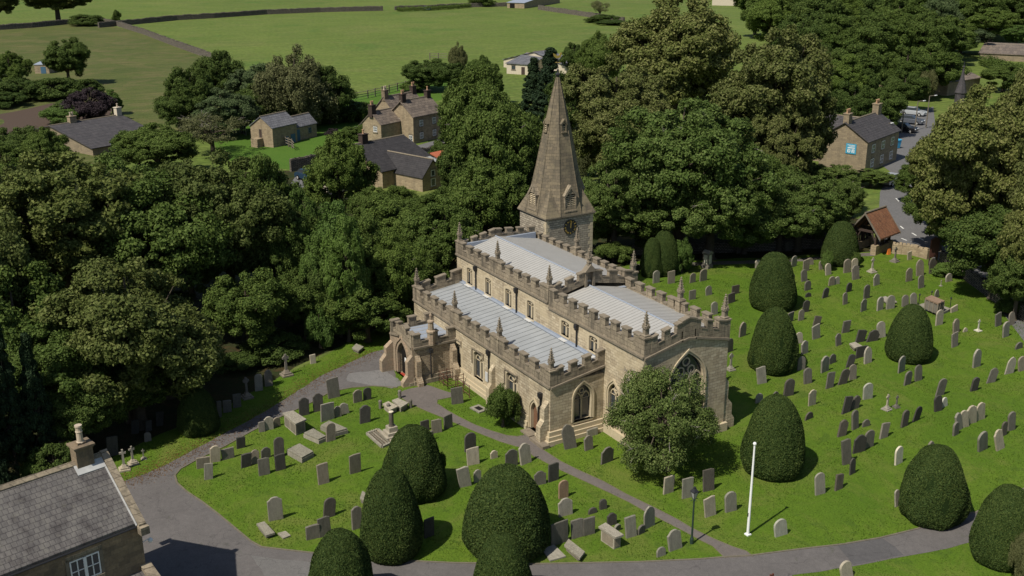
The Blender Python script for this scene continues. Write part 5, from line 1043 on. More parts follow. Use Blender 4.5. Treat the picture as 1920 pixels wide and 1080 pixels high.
# ================================================= GRAVES
FR={1:(340,760,3.375),2:(420,640,3.375),3:(780,780,3.6),4:(1180,780,3.6),5:(1440,780,3.6),6:(1360,600,3.4286),7:(1180,440,4.1548),8:(1540,440,4.1526),9:(180,640,4.155)}
ST={1:"140,395,135,325,85,f,m;215,358,212,250,66,s,l;297,338,290,272,82,f,m;173,468,172,368,56,f,l;378,270,374,198,56,f,d;410,390,410,303,66,f,d;470,368,465,283,50,s,m;535,335,534,266,62,s,m;527,440,520,338,72,f,m;620,330,618,205,64,r,d;630,408,622,312,66,f,d;902,495,892,372,70,f,m;1102,428,1092,304,72,f,m;600,725,585,577,92,s,l;935,708,945,587,76,r,d;835,843,828,757,86,f,m;912,825,900,712,80,f,m;1112,780,1108,642,64,s,m;1568,832,1565,712,66,f,d",
2:"698,357,680,232,76,f,m;848,385,838,303,56,s,m;907,370,904,290,50,r,d;508,468,505,358,64,s,d;598,442,594,332,64,s,d;655,500,650,388,88,f,l;722,478,715,410,44,s,m;765,458,752,392,56,s,l;893,515,893,404,66,s,d;676,630,675,517,60,r,m;1272,568,1272,502,58,f,d;1348,578,1342,494,60,f,m;1420,550,1414,463,58,f,m;242,573,236,510,40,f,m;288,558,278,475,56,s,l;335,538,330,480,46,r,m;1305,628,1303,568,40,f,m;565,140,560,85,36,f,l",
9:"1270,385,1262,253,60,r,l;1348,348,1338,222,60,g,m;1100,515,1095,410,64,f,m;1023,552,1018,455,66,f,m;960,590,955,465,38,f,m;405,778,400,710,55,r,m;495,658,495,545,60,f,d;305,718,303,610,60,f,d;412,698,410,618,50,f,d;130,890,125,745,90,f,d",
3:"366,235,363,110,74,r,d;388,328,382,217,78,f,l;528,285,524,233,48,s,l;645,338,640,222,80,s,m;743,320,733,188,78,s,l;335,475,308,345,76,f,l;415,445,416,363,50,s,l;838,463,838,373,74,s,m;928,438,930,320,72,f,d;995,552,995,433,62,r,b;1010,670,1008,557,88,s,l;1192,657,1195,618,56,r,d;1264,627,1264,564,44,r,d;1322,735,1325,657,58,s,d;1453,815,1450,683,66,f,l;1575,750,1562,603,78,g,l;1520,793,1520,733,50,r,m;1358,775,1358,728,44,r,l;968,862,965,712,112,f,m;1090,820,1088,700,76,f,m;1168,800,1168,686,72,f,m;1045,218,1018,60,76,g,m;1167,228,1164,133,58,s,m;1190,132,1190,85,70,f,l;1288,314,1290,207,86,s,m",
4:"312,900,300,772,84,s,l;215,945,216,887,58,r,l;262,520,265,402,66,f,l;392,552,395,417,66,f,l;535,505,540,362,68,f,d;548,675,535,547,70,f,l;685,642,682,512,66,r,l;1024,806,1018,700,74,r,w;1288,528,1287,386,58,r,l",
5:"475,497,495,395,50,f,d;568,392,573,282,40,g,d;533,325,532,163,52,f,m;612,245,625,125,72,s,d;678,212,686,92,56,r,m;880,322,882,205,54,r,w;872,610,874,500,30,r,l;778,148,803,47,50,f,m;495,136,522,26,48,s,d;1098,210,1105,168,50,g,m;1448,230,1432,105,58,r,l;1568,225,1555,98,54,s,l;1590,132,1600,38,34,r,d;1265,128,1268,40,38,r,m;535,1092,525,988,66,r,l",
6:"108,105,112,10,46,g,m;28,205,30,118,44,r,m;236,408,232,306,50,f,l;403,488,417,376,56,r,d;530,408,532,310,44,r,m;487,320,497,236,46,r,m;510,216,508,133,46,s,l;477,150,477,80,38,r,l;585,120,580,32,48,f,l;638,333,635,230,52,s,l;690,278,688,220,48,s,m;215,530,222,472,44,r,l;322,495,322,457,46,g,m;556,548,554,445,46,s,l;535,638,545,590,54,r,d;668,437,690,337,46,f,m;750,413,775,310,48,r,d;818,383,822,286,40,r,m;797,302,822,220,40,r,d;862,143,882,62,52,f,d;940,137,965,62,56,s,d;1003,112,1004,12,44,r,l;872,240,884,168,72,f,d;915,277,925,172,48,g,l;914,507,914,403,50,r,w;772,598,800,492,50,f,d;828,572,855,486,44,s,d;834,700,842,583,44,r,m;902,684,910,638,42,s,m;1148,685,1165,578,42,r,d;1222,650,1248,552,46,r,d;1368,585,1372,487,42,r,d;1410,556,1410,500,36,r,w;1375,486,1397,371,44,r,m;1168,416,1178,326,42,r,m;1240,390,1250,291,42,r,m;1130,335,1126,229,46,r,l;1595,455,1610,364,36,r,d;1705,403,1738,307,42,s,m;1822,345,1850,235,46,g,l;1908,326,1908,236,40,r,m;1503,705,1495,600,36,s,l;1540,688,1530,583,40,s,l;1583,663,1577,549,48,s,l;1640,640,1638,531,48,s,l;1838,708,1840,590,38,r,m;1885,184,1888,142,40,r,m",
7:"208,376,210,279,50,r,l;327,380,326,282,50,f,m;60,300,62,232,40,s,d;492,373,495,298,46,r,m;575,360,573,265,54,r,m;620,471,617,399,50,r,l;490,505,491,430,48,f,m;825,462,830,394,58,f,d;795,530,798,457,60,f,d;662,622,664,524,48,r,l;855,143,853,67,46,f,d;938,98,937,22,42,f,d;1237,128,1238,52,44,f,d;1280,250,1283,163,46,r,l;1375,283,1376,192,44,f,m;1405,235,1405,182,50,r,m;1503,270,1506,199,44,r,m;1550,313,1550,225,44,r,l;1363,363,1362,273,42,r,m;1265,386,1268,304,40,r,m;1388,433,1391,358,46,r,m;1573,396,1580,323,42,r,m;1617,386,1618,326,34,r,l;1694,296,1697,189,46,r,m;1393,486,1394,451,40,r,d;1522,492,1540,412,46,r,d;1708,446,1716,373,44,r,d;1681,543,1682,451,38,r,m;1370,603,1380,508,44,r,d;1337,668,1345,583,42,r,m;1250,680,1255,602,50,f,m;1455,705,1475,634,46,f,d;1682,763,1694,667,50,f,m;1630,863,1630,771,46,s,m;1003,260,1003,197,40,r,l;962,430,962,358,30,f,m",
8:"258,288,262,184,44,r,l;268,348,270,238,52,s,m;430,393,429,306,50,s,l;350,497,354,389,46,r,m;328,595,326,499,48,s,l;455,588,460,484,50,r,l;535,577,548,473,54,r,l;652,558,660,471,46,r,m;720,553,722,456,48,r,l;898,490,899,426,36,g,l;1033,600,1035,557,56,f,l;915,703,925,584,50,r,l;1048,765,1053,657,50,s,m;1038,873,1048,765,52,f,m;1120,757,1121,723,30,g,l;1377,710,1380,612,48,f,m;1480,703,1492,602,46,r,m;1434,795,1432,676,46,r,l;1206,1030,1206,885,54,g,l;682,363,684,259,46,s,m;767,320,772,193,48,g,m;777,415,781,316,46,r,m;863,300,866,180,44,g,d;992,365,992,303,44,r,l;1230,385,1230,303,36,f,l;685,195,685,130,28,f,l"}
def outline(sh,w_,h,rn):
    a=w_/2
    if sh=='f': j=rn.uniform(-.05,.05)*h; return [(-a,0),(a,0),(a,h-max(0,j)),(a*.5,h+rn.uniform(0,.02)),(-a*.3,h),(-a,h+min(0,j))]
    if sh=='r': return [(-a,0),(a,0)]+[(a*math.cos(t),h-a*.85+a*.85*math.sin(t)) for t in np.linspace(0,math.pi,11)]
    if sh=='g': k=a*1.15; return [(-a,0),(a,0),(a,h-k),(a*.85,h-k*.6),(a*.5,h-k*.22),(0,h),(-a*.5,h-k*.22),(-a*.85,h-k*.6),(-a,h-k)]
    s=a*.55; return [(-a,0),(a,0),(a,h-s),(a*.78,h-s*.78),(a*.7,h-s*.62)]+[(a*.62*math.cos(t),h-s*.6+s*.6*math.sin(t)) for t in np.linspace(.15,math.pi-.15,8)]+[(-a*.7,h-s*.62),(-a*.78,h-s*.78),(-a,h-s)]
SH={'f':'flat-topped','r':'round-topped','g':'pointed','s':'shouldered'}; TN={'d':'dark','m':'grey','l':'pale','w':'whitish','b':'brown'}
rn=random.Random(9); GR='headstones standing in the churchyard'
for fr,txt in ST.items():
    ox,oy,k=FR[fr]
    for e in txt.split(';'):
        q=e.split(','); ub,vb,ut,vt,wz=map(float,q[:5]); sh,tn_=q[5:]
        bx,by,tx,ty=ox+ub/k,oy+vb/k,ox+ut/k,oy+vt/k
        x,y=g2(bx,by); tp=un(tx,ty,0,x); wl_=abs(un(bx+wz/k/2,by,0,x)[1]-un(bx-wz/k/2,by,0,x)[1])
        h_=float(tp[2]); tilt=math.atan2(float(tp[1])-y,h_); L_=math.hypot(h_,float(tp[1])-y)
        if abs(tilt)>.5: tilt=.5*np.sign(tilt)
        th=rn.uniform(.09,.15); ol=outline(sh,wl_,L_+.15,rn); mb=MB()
        n=len(ol); bv=.018
        inner=[(u*(1-bv*2/wl_),min(v,L_+.15)-(bv if v>0 else 0)) for u,v in ol]
        A=[(th/2,u,v) for u,v in inner];B=[(th/2-bv,u,v) for u,v in ol];C_=[(-th/2+bv,u,v) for u,v in ol];D=[(-th/2,u,v) for u,v in inner]
        fs=[tuple(range(n)),tuple(range(4*n-1,3*n-1,-1))]
        for j in range(3):
            for i in range(n): fs.append((j*n+i,(j+1)*n+i,(j+1)*n+(i+1)%n,j*n+(i+1)%n))
        mb.add([(p[0],p[1],p[2]-.15) for p in A+B+C_+D],fs)
        o=fixn(mb.build('headstone',M['g_'+tn_])); o.location=(x,y,0); o.rotation_euler=(-tilt,R(rn.uniform(-5,6)),R(rn.uniform(-9,9))); tag(o,None,'gravestone',GR)
        lean=' leaning' if abs(tilt)>.17 else ''; size='small ' if L_<.75 else ('tall ' if L_>1.55 else '')
        autolabel(o,f"{size}{TN[tn_]}{lean} {SH[sh]} headstone",bx,(by+ty)/2+8)
def cross(label,bx,by,ty,kind='latin',mat='g_m',step=2,group='stone crosses among the graves',wk=1.0):
    x,y=g2(bx,by); h=zat(x,y,ty); r=thing('stone_cross',label,'cross',(x,y,0),R(rn.uniform(-8,8)),group); b=MB(); z=0; w_=h*.24*wk
    for i in range(step): s_=w_*(1-.3*i); b.box(-s_,s_,-s_,s_,z,z+h*.075); z+=h*.075
    b.add([(-w_*.5,-w_*.5,z),(w_*.5,-w_*.5,z),(w_*.5,w_*.5,z),(-w_*.5,w_*.5,z),(-w_*.3,-w_*.3,z+h*.12),(w_*.3,-w_*.3,z+h*.12),(w_*.3,w_*.3,z+h*.12),(-w_*.3,w_*.3,z+h*.12)],[(0,1,5,4),(1,2,6,5),(2,3,7,6),(3,0,4,7),(4,5,6,7)])
    fixn(b.build('stepped_base',M[mat],r)); z+=h*.1; s=MB(); t=h*.045; cz=h*.83; ar=h*.14
    s.hexa([(-t,-t*1.2,z),(t,-t*1.2,z),(t,t*1.2,z),(-t,t*1.2,z)],[(-t*.8,-t*.85,h),(t*.8,-t*.85,h),(t*.8,t*.85,h),(-t*.8,t*.85,h)]); s.box(-t*.82,t*.82,-ar,ar,cz-t,cz+t)
    if kind=='celtic': 
        n=16; ro,ri=ar*.86,ar*.62; ring(s,'E',0,0,cz,[(ro*math.cos(2*math.pi*i/n),ro*math.sin(2*math.pi*i/n)) for i in range(n)],[(ri*math.cos(2*math.pi*i/n),ri*math.sin(2*math.pi*i/n)) for i in range(n)],t*.7,t*1.4)
    fixn(s.build('cross_shaft',M[mat],r)); return r
F9=FR[9]
def f9(u,v): return F9[0]+u/F9[2],F9[1]+v/F9[2]
def cr(label,u,vb,vt,fr=9,**k): o_=FR[fr]; return cross(label,o_[0]+u/o_[2],o_[1]+vb/o_[2],o_[1]+vt/o_[2],**k)
cr('tall wheel-headed cross in shade at the wood edge, farthest along the drive',1485,265,100,kind='celtic'); cr('shaded wheel-headed cross beside a round pale headstone',1178,440,280,kind='celtic')
cr('leftmost of three small crosses near the cottage chimney',222,1000,842,mat='g_l'); cr('middle of three small crosses near the cottage chimney',290,955,817,mat='g_l'); cr('smallest, rightmost of three crosses near the cottage chimney',372,918,840,mat='g_l')
cr('pale wheel cross on white steps beside the chancel corner',33,322,213,6,kind='celtic',mat='g_l',wk=.9); cr('broken cross on a rocky base, left of a pair',1037,577,477,6,mat='g_l'); cr('small bluish cross, right of a broken pair',1098,562,484,6,mat='g_m')
cr('slender cross on pale plinth below the lychgate',393,293,178,8,mat='g_l'); cr('small white cross on pyramid base at far right',1220,750,660,8,mat='g_w',step=1); cr('tall pale memorial cross by the boundary wall',570,212,95,8,mat='g_m'); cr('small broken cross near the far right headstones',930,400,352,8,mat='g_l',step=1)
# monuments
def pt(fr,u,v): o_=FR[fr]; return o_[0]+u/o_[2],o_[1]+v/o_[2]
def slab_px(name,label,corners,z,th,mat,cat='tomb',legs=None):
    """coped or flat ledger from four ground-plane picture corners (front-left, front-right, back-right, back-left) of its top"""
    P=[un(*c,2,z) for c in corners]; c=sum(P)/4; mb=MB((c[0],c[1],0)); top=[(p[0],p[1],z) for p in P]; bot=[(p[0],p[1],z-th) for p in P]; mb.hexa(bot,top); r=thing(name,label,cat,(float(c[0]),float(c[1]),0)); fixn(mb.build('top_slab',M[mat],r)); return r,P,c
def shrink(P,c,k): return [c+(p-c)*k for p in P]
def tomb(label,corners,z,mat='lichen',body='g_l',k=.86,lid=.12,plinth=False,name='chest_tomb'):
    r,P,c=slab_px(name,label,corners,z,lid,mat); Q=shrink(P,c,k); mb=MB((c[0],c[1],0)); mb.hexa([(p[0],p[1],0) for p in Q],[(p[0],p[1],z-lid) for p in Q]); b=fixn(mb.build('tomb_body',M[body],r))
    if z>.5:
        pb=MB((c[0],c[1],0))
        for i in range(4):
            a=Q[i];d=Q[(i+1)%4]; mid=(a+d)/2; nrm=mid-c; nrm[2]=0; nrm/=np.linalg.norm(nrm)
            for f0,f1 in((.06,.46),(.54,.94)) if np.linalg.norm(d-a)>1.2 else ((.1,.9),):
                p0=a+(d-a)*f0+nrm*.02;p1=a+(d-a)*f1+nrm*.02; pb.hexa([(p0[0],p0[1],.12),(p1[0],p1[1],.12),(p1[0]-nrm[0]*.03,p1[1]-nrm[1]*.03,.12),(p0[0]-nrm[0]*.03,p0[1]-nrm[1]*.03,.12)],[(p0[0],p0[1],z-lid-.1),(p1[0],p1[1],z-lid-.1),(p1[0]-nrm[0]*.03,p1[1]-nrm[1]*.03,z-lid-.1),(p0[0]-nrm[0]*.03,p0[1]-nrm[1]*.03,z-lid-.1)])
        fixn(pb.build('side_panel',M['g_m'],b))
    return r
tomb('tall panelled chest tomb with lichened lid on the left lawn',[pt(2,*p) for p in((368,452),(452,522),(522,492),(437,437))],.95)
tomb('low chamfered tomb right of the tall chest tomb',[pt(2,*p) for p in((505,578),(598,618),(645,598),(565,550))],.38,body='g_l',k=1.05)
tomb('low tomb behind the round-topped grey headstone',[pt(2,*p) for p in((612,530),(700,572),(780,550),(665,500))],.38,body='g_l',k=1.05)
tomb('low stepped ledger tomb at the middle of the left lawn',[pt(2,*p) for p in((398,682),(492,735),(565,695),(478,645))],.4,body='g_l',k=1.04)
tomb('coped tomb nearer the porch, left of a pair between short posts',[pt(2,*p) for p in((1003,395),(1050,435),(1102,410),(1040,378))],.42,k=.8,name='coped_tomb')
tomb('coped tomb, right of a pair between short posts',[pt(2,*p) for p in((1062,372),(1120,418),(1167,388),(1100,358))],.46,k=.8,name='coped_tomb')
for u,v,l in((990,425,'leftmost of four short stone posts around the coped tombs'),(1040,445,'front post of four around the coped tombs'),(1113,360,'rear post of four around the coped tombs'),(1182,420,'rightmost of four short stone posts around the coped tombs')):
    x,y=g2(*pt(2,u,v)); mb=MB(); mb.lathe((0,0,0),[(.12,0),(.12,.5),(.14,.52),(.12,.6),(.03,.66)],8); o=fixn(mb.build('stone_post',M['g_m'])); o.location=(x,y,0); tag(o,l,'post','short stone posts')
tomb('crumbling chest tomb with thin lid near the front drive',[pt(3,*p) for p in((1232,745),(1345,820),(1402,800),(1280,718))],.85,k=.78,body='g_l')
# loose ledgers
def ledger(label,corners,z,mat='lichen',tilt=None,th=.12):
    r,P,c=slab_px('ledger_slab',label,corners,z,th,mat); mb=MB((c[0],c[1],0)); Q=shrink(P,c,.8); mb.hexa([(p[0],p[1],-.02) for p in Q],[(p[0],p[1],z-th) for p in Q]); fixn(mb.build('footing',M['g_m'],r)); return r
ledger('lichened ledger slab at the front left corner of the lawn',[pt(1,*p) for p in((475,748),(537,822),(592,805),(525,733))],.3)
ledger('small square stone beside the front left ledger slab',[pt(1,*p) for p in((608,808),(645,840),(692,822),(660,794))],.1,th=.08)
ledger('pointed flat slab emerging from under the widest yew',[pt(3,*p) for p in((850,900),(905,975),(1012,945),(930,865))],.1,'g_l',th=.08)
ledger('long leaning coffin-shaped slab right of the widest yew',[pt(3,*p) for p in((1000,870),(1105,960),(1140,915),(1030,828))],.32,'lichen')
ledger('pale fallen slab among the leaning dark headstones',[pt(6,*p) for p in((797,150),(830,180),(880,165),(835,140))],.35,'g_l')
ledger('pale fallen slab behind the round-topped pair at right',[pt(8,*p) for p in((455,490),(510,525),(590,520),(500,478))],.25,'g_l')
ledger('broken pale slab lying at the wood edge by the porch',[(660,652),(672,658),(682,650),(668,644)],.3,'g_l')
ledger('broken lichened stone fragment left of the front yews',[pt(1,*p) for p in((1130,585),(1160,605),(1180,560),(1145,540))],.35,'lichen')
# broken column on steps with kerbed plot
x,y=g2(*pt(2,1063,600)); r=thing('broken_column_monument','dark broken column on stepped base with a kerbed grave plot','monument',(x,y,0)); b=MB(); b.box(-.62,.62,-.62,.62,0,.22); b.box(-.45,.45,-.45,.45,.22,.42); b.box(-.3,.3,-.3,.3,.42,.75); fixn(b.build('stepped_base',M['g_l'],r)); b=MB(); b.lathe((0,0,.75),[(.2,0),(.16,.08),(.15,.95),(.17,1.0)],12); fixn(b.build('column',M['g_d'],r)); b=MB(); b.lathe((0,0,1.75),[(.16,0),(.16,.05)],12); fixn(b.build('column_top',M['g_w'],r))
P=[un(*pt(2,*p)) for p in((905,590),(1000,675),(1075,640),(975,565))]; kb=MB((x,y,0)); 
for a,b_ in zip(P,P[1:]+P[:1]): ribbon(kb,[(a[0],a[1]),(b_[0],b_[1])],.16,.01,.14)
kb2=MB((x,y,0)); kb2.add([(p[0],p[1],.05) for p in P],[(0,1,2,3)]); fixn(kb.build('grave_kerb',M['lichen'],r)); fixn(kb2.build('grave_bed',M['soil'],r))
for i in range(4):
    f0=.15+.2*i; a=P[3]+(P[0]-P[3])*f0; 
    kb3=MB((x,y,0)); q0=P[3]+(P[0]-P[3])*f0;q1=P[2]+(P[1]-P[2])*f0; kb3.hexa([(q0[0],q0[1],.05),(q1[0],q1[1],.05),(q1[0]-.12,q1[1],.05),(q0[0]-.12,q0[1],.05)],[(q0[0],q0[1],.2),(q1[0],q1[1],.2),(q1[0]-.12,q1[1],.2),(q0[0]-.12,q0[1],.2)]); fixn(kb3.build('grave_slab',M['lichen'],r))
# railed tomb at right
cs=[pt(8,*p) for p in((748,545),(930,612),(1010,575),(850,520))]; Pp=[un(*c,2,.25) for c in cs]; c=sum(Pp)/4; r=thing('railed_tomb','pink-topped chest tomb on a stone platform with iron rails','tomb',(float(c[0]),float(c[1]),0)); b=MB((c[0],c[1],0)); b.hexa([(p[0],p[1],0) for p in Pp],[(p[0],p[1],.25) for p in Pp]); fixn(b.build('platform',M['g_l'],r))
Q=[un(*pt(8,*p),2,1.25) for p in((808,492),(912,535),(962,515),(858,470))]; cq=sum(Q)/4; b=MB((c[0],c[1],0)); b.hexa([(p[0],p[1],1.12) for p in Q],[(p[0],p[1],1.25) for p in Q]); fixn(b.build('top_slab',M['g_b'],r)); b=MB((c[0],c[1],0)); q2=shrink(Q,cq,.88); b.hexa([(p[0],p[1],.25) for p in q2],[(p[0],p[1],1.12) for p in q2]); bd=fixn(b.build('tomb_body',M['g_m'],r))
b=MB((c[0],c[1],0))
for i in range(4):
    for f_ in(0,.33,.66):
        p=q2[i]+(q2[(i+1)%4]-q2[i])*f_; p=cq+(p-cq)*1.05; b.lathe((p[0],p[1],.25),[(.07,0),(.07,.87)],6)
fixn(b.build('pilaster',M['g_m'],bd))
for p in Pp:
    b=MB((c[0],c[1],0)); pp=c+(p-c)*.93; b.tube((pp[0],pp[1],.25),(pp[0],pp[1],1.1),.03); b.lathe((pp[0],pp[1],1.1),[(.03,0),(.1,.08),(.02,.22)],6); fixn(b.build('rail_post',M['iron'],r))
# pale pedimented monument
x,y=g2(*pt(7,605,258)); hh=zat(x,y,pt(7,605,120)[1]); r=thing('pedestal_monument','pale pedimented pedestal monument by the far path','monument',(x,y,0),R(15)); b=MB(); b.box(-.42,.42,-.42,.42,0,hh*.18); b.box(-.32,.32,-.32,.32,hh*.18,hh*.8); b.box(-.4,.4,-.4,.4,hh*.8,hh*.87); fixn(b.build('pedestal',M['g_m'],r)); b=MB(); b.box(.32,.335,-.2,.2,hh*.25,hh*.75); b.box(-.2,.2,-.335,-.32,hh*.25,hh*.75); fixn(b.build('inscription_panel',M['g_w'],r)); b=MB(); b.prism([(-.4,-.4,hh*.87),(-.4,.4,hh*.87),(-.4,0,hh)],(.8,0,0)); fixn(b.build('pediment',M['g_l'],r))
# rusty railings by the aisle wall
r=thing('grave_railing','rusty iron railings around a plot beside the porch','railing',(-63.6,32.6,0)); b=MB()
for x0,y0,x1,y1 in((-66.0,32.6,-64.6,32.6),(-64.6,32.6,-64.6,33.9),(-66.0,32.6,-66.0,33.9),(-64.2,33.2,-62.4,33.2)):
    for z in(.25,.6,.9): b.tube((x0+63.6,y0-32.6,z),(x1+63.6,y1-32.6,z),.025,n=5)
    for f_ in(0,.5,1): b.tube((x0+(x1-x0)*f_+63.6,y0+(y1-y0)*f_-32.6,0),(x0+(x1-x0)*f_+63.6,y0+(y1-y0)*f_-32.6,1.0),.03,n=5)
fixn(b.build('rail',M['rust'],r))
x,y=g2(858,757); o=MB(); o.add([(.06,-.42,-.1),(.06,.42,-.1),(.06,.42,1.25),(.06,-.42,1.25),(-.06,-.42,-.1),(-.06,.42,-.1),(-.06,.42,1.25),(-.06,-.42,1.25)],[(0,1,2,3),(7,6,5,4),(0,4,5,1),(1,5,6,2),(2,6,7,3),(3,7,4,0)]); o=fixn(o.build('headstone',M['g_m'])); o.location=(x,y,0); o.rotation_euler=(R(3),0,R(-12)); tag(o,'square grey headstone in front of the rusty railings','gravestone',GR)
x,y=g2(898,768); b=MB(); b.box(-.55,.55,-.4,.4,.0,.1); b2=MB(); b2.box(-.3,.3,-.2,.2,.101,.11); r=thing('stone_grating','small square stone surround with a dark opening by the aisle','grave',(x,y,0),R(8)); fixn(b.build('surround',M['g_l'],r)); fixn(b2.build('opening',M['dark'],r))
# fallen slabs at buttress, stones near the aisle corner
# lamp post and flagpole
x,y=-39.3,34.52; r=thing('lamp_post','black lamp post with four-sided glass lantern beside the diagonal path','lamp post',(x,y,0)); b=MB(); b.lathe((0,0,0),[(.11,0),(.11,.3),(.08,.4),(.06,.5),(.05,2.0),(.045,2.72),(.08,2.75),(.05,2.8)],10); b.tube((0,-.25,2.72),(0,.25,2.72),.018); b.tube((-.2,0,2.72),(.2,0,2.72),.018); fixn(b.build('post',M['green'],r))
b=MB(); b.lathe((0,0,2.8),[(.09,0),(.2,.38),(.22,.4)],4,True); ln=fixn(b.build('lantern',M['lampglass'],r)); b=MB(); b.lathe((0,0,3.2),[(.25,0),(.24,.03),(.08,.2),(.08,.25),(.02,.32)],4,True)
for k in range(4): t=math.pi/4+k*math.pi/2; b.tube((.09*math.cos(t),.09*math.sin(t),2.8),(.205*math.cos(t),.205*math.sin(t),3.2),.014,n=4)
fixn(b.build('lantern_frame',M['iron'],ln))
x,y=-38.4,37.77; r=thing('flagpole','tall white flagpole with ball finial on the lawn','flagpole',(x,y,0)); b=MB(); b.tube((0,0,0),(0,0,5.55),.085,.05,12); fixn(b.build('pole',M['white'],r)); b=MB(); b.lathe((0,0,5.5),[(.02,0),(.08,.04),(.1,.11),(.08,.17),(.02,.21)],10); fixn(b.build('finial',M['white'],r)); b=MB(); b.box(-.14,.14,-.14,.14,0,.08); fixn(b.build('base_plate',M['white'],r)); b=MB(); b.box(-.02,.02,-.12,-.06,1.2,1.4); fixn(b.build('cleat',M['iron'],r))
# noticeboard by the road
x,y=g2(1748,497); r=thing('noticeboard','tall dark red noticeboard backing onto the churchyard wall','sign',(x,y,0),R(-15)); b=MB(); 
hz=zat(x,y,447)
for s__ in(-1,1): b.box(-.05,.05,s__*.42-.05,s__*.42+.05,0,hz*.98)
fixn(b.build('post',M['dkwood'],r)); b=MB(); b.box(-.06,.06,-.48,.48,hz*.3,hz*.95); b.prism([(-.1,-.55,hz*.95),(-.1,.55,hz*.95),(-.1,0,hz*1.05)],(.2,0,0)); fixn(b.build('board',plain('red_brown_board',(.07,.03,.022),.6,.3),r))
# orange folding caution sign at the lychgate
x,y=g2(1666,477); r=thing('folding_sign','small orange folding sign against the lychgate wall','sign',(x,y,0)); b=MB(); b.prism([(-.12,-.2,0),(.12,-.2,0),(0,-.2,.62)],(0,.4,0)); fixn(b.build('sign_panel',plain('orange_plastic',(.55,.16,.03),.5,.3),r))
# two small brown marker boards at the drive
x,y=g2(1446,1092); r=thing('marker_posts','pair of small brown timber markers at the drive edge','marker',(x,y,0)); 
for s__ in(-1,1): b=MB(); b.box(-.03,.03,s__*.08-.045,s__*.08+.045,.25,.5); b.tube((0,s__*.08,0),(0,s__*.08,.3),.02); fixn(b.build('marker_board',plain('brown_marker',(.11,.035,.02),.6,.3),r))
# street lamps by the road
def streetlamp(label,px,yb,yt,arm=1):
    x,y=g2(px,yb); h_=zat(x,y,yt); r=thing('street_lamp',label,'street lamp',(x,y,0),0,'street lamps by the road'); b=MB(); b.tube((0,0,0),(0,0,h_),.11,.07,8); b.tube((0,0,h_),(.5,.9*arm,h_+.1),.05); fixn(b.build('pole',M['wood'],r)); b=MB(); b.box(.4,.6,.9*arm-.25,.9*arm+.25,h_+.05,h_+.15); fixn(b.build('lamp_head',M['white'],r))
streetlamp('rightmost tall street lamp by the parked cars',1736,240,180);streetlamp('street lamp standing before the silver car',1715,245,190);streetlamp('street lamp left of the parked cars',1690,250,190,-1);streetlamp('street lamp in front of the blue-bannered building',1652,300,232)
# wheelie bin
x,y=g2(1681,278); r=thing('wheelie_bin','blue wheelie bin beside the inn wall','bin',(x,y,0)); b=MB(); b.hexa([(-.35,-.35,.1),(.35,-.35,.1),(.35,.35,.1),(-.35,.35,.1)],[(-.45,-.45,1.3),(.45,-.45,1.3),(.45,.45,1.3),(-.45,.45,1.3)]); bl=plain('bin_blue',(.05,.3,.5),.5,.3); fixn(b.build('bin_body',bl,r)); b=MB(); b.hexa([(-.5,-.5,1.3),(.5,-.5,1.3),(.5,.5,1.3),(-.5,.5,1.3)],[(-.42,-.4,1.42),(.4,-.4,1.42),(.4,.4,1.42),(-.42,.4,1.42)]); fixn(b.build('lid',bl,r))
# cars
def car(label,px,py,rz,colr,nm):
    x,y=g2(px,py); r=thing('parked_car',label,'car',(x,y,0),rz,'cars parked by the road'); m_=plain(nm,colr,.25,.7,.3,var=.03)
    def loft(prof,w0,w1):  # side profile list (x,z), tapered in y
        n=len(prof); mb=MB(); V=[];
        for yy,k in((-w0,1),(-w0*1.0,1)): pass
        V=[(px_, -(w1 if pz>.9 else w0),pz) for px_,pz in prof]+[(px_, (w1 if pz>.9 else w0),pz) for px_,pz in prof]
        mb.add(V,[tuple(range(n)),tuple(range(2*n-1,n-1,-1))]+[(i,n+i,n+(i+1)%n,(i+1)%n) for i in range(n)]); return mb
    fixn(loft([(-2.1,.3),(2.1,.3),(2.15,.65),(2.0,.85),(1.1,.95),(-1.9,.98),(-2.15,.8),(-2.15,.5)],.88,.84).build('body',m_,r))
    fixn(loft([(1.05,.95),(.35,1.42),(-1.3,1.45),(-1.85,.97)],.8,.66).build('cabin_glass',M['glass'],r)); b=MB(); b.hexa([(-1.25,-.62,1.44),(.35,-.62,1.42),(.35,.62,1.42),(-1.25,.62,1.44)],[(-1.15,-.55,1.5),(.25,-.55,1.48),(.25,.55,1.48),(-1.15,.55,1.5)]); fixn(b.build('roof_panel',m_,r))
    for xx in(-1.35,1.35):
        for yy in(-.85,.85):
            b=MB(); b.tube((xx,yy-.1,.32),(xx,yy+.1,.32),.32,n=14); wv=fixn(b.build('wheel',M['dark'],r)); b=MB(); b.tube((xx,yy-.11,.32),(xx,yy+.11,.32),.18,n=10); fixn(b.build('rim',M['lead'],wv))
    for yy in(-.6,.6): b=MB(); b.box(2.08,2.17,yy-.2,yy+.2,.6,.75); fixn(b.build('headlight',M['white'],r)); b=MB(); b.box(-2.18,-2.1,yy-.2,yy+.2,.65,.82); fixn(b.build('tail_light',plain('red_lens',(.4,.02,.02),.3,.5),r))
base=R(150)
car('black car nearest the inn in the far car park',1694,247,R(20),(.015,.015,.018),'black_car_paint');car('grey car in the middle of the far car park row',1707,232,R(20),(.10,.11,.13),'grey_car_paint');car('silver car at the back of the far car park row',1712,216,R(20),(.42,.44,.46),'silver_car_paint')
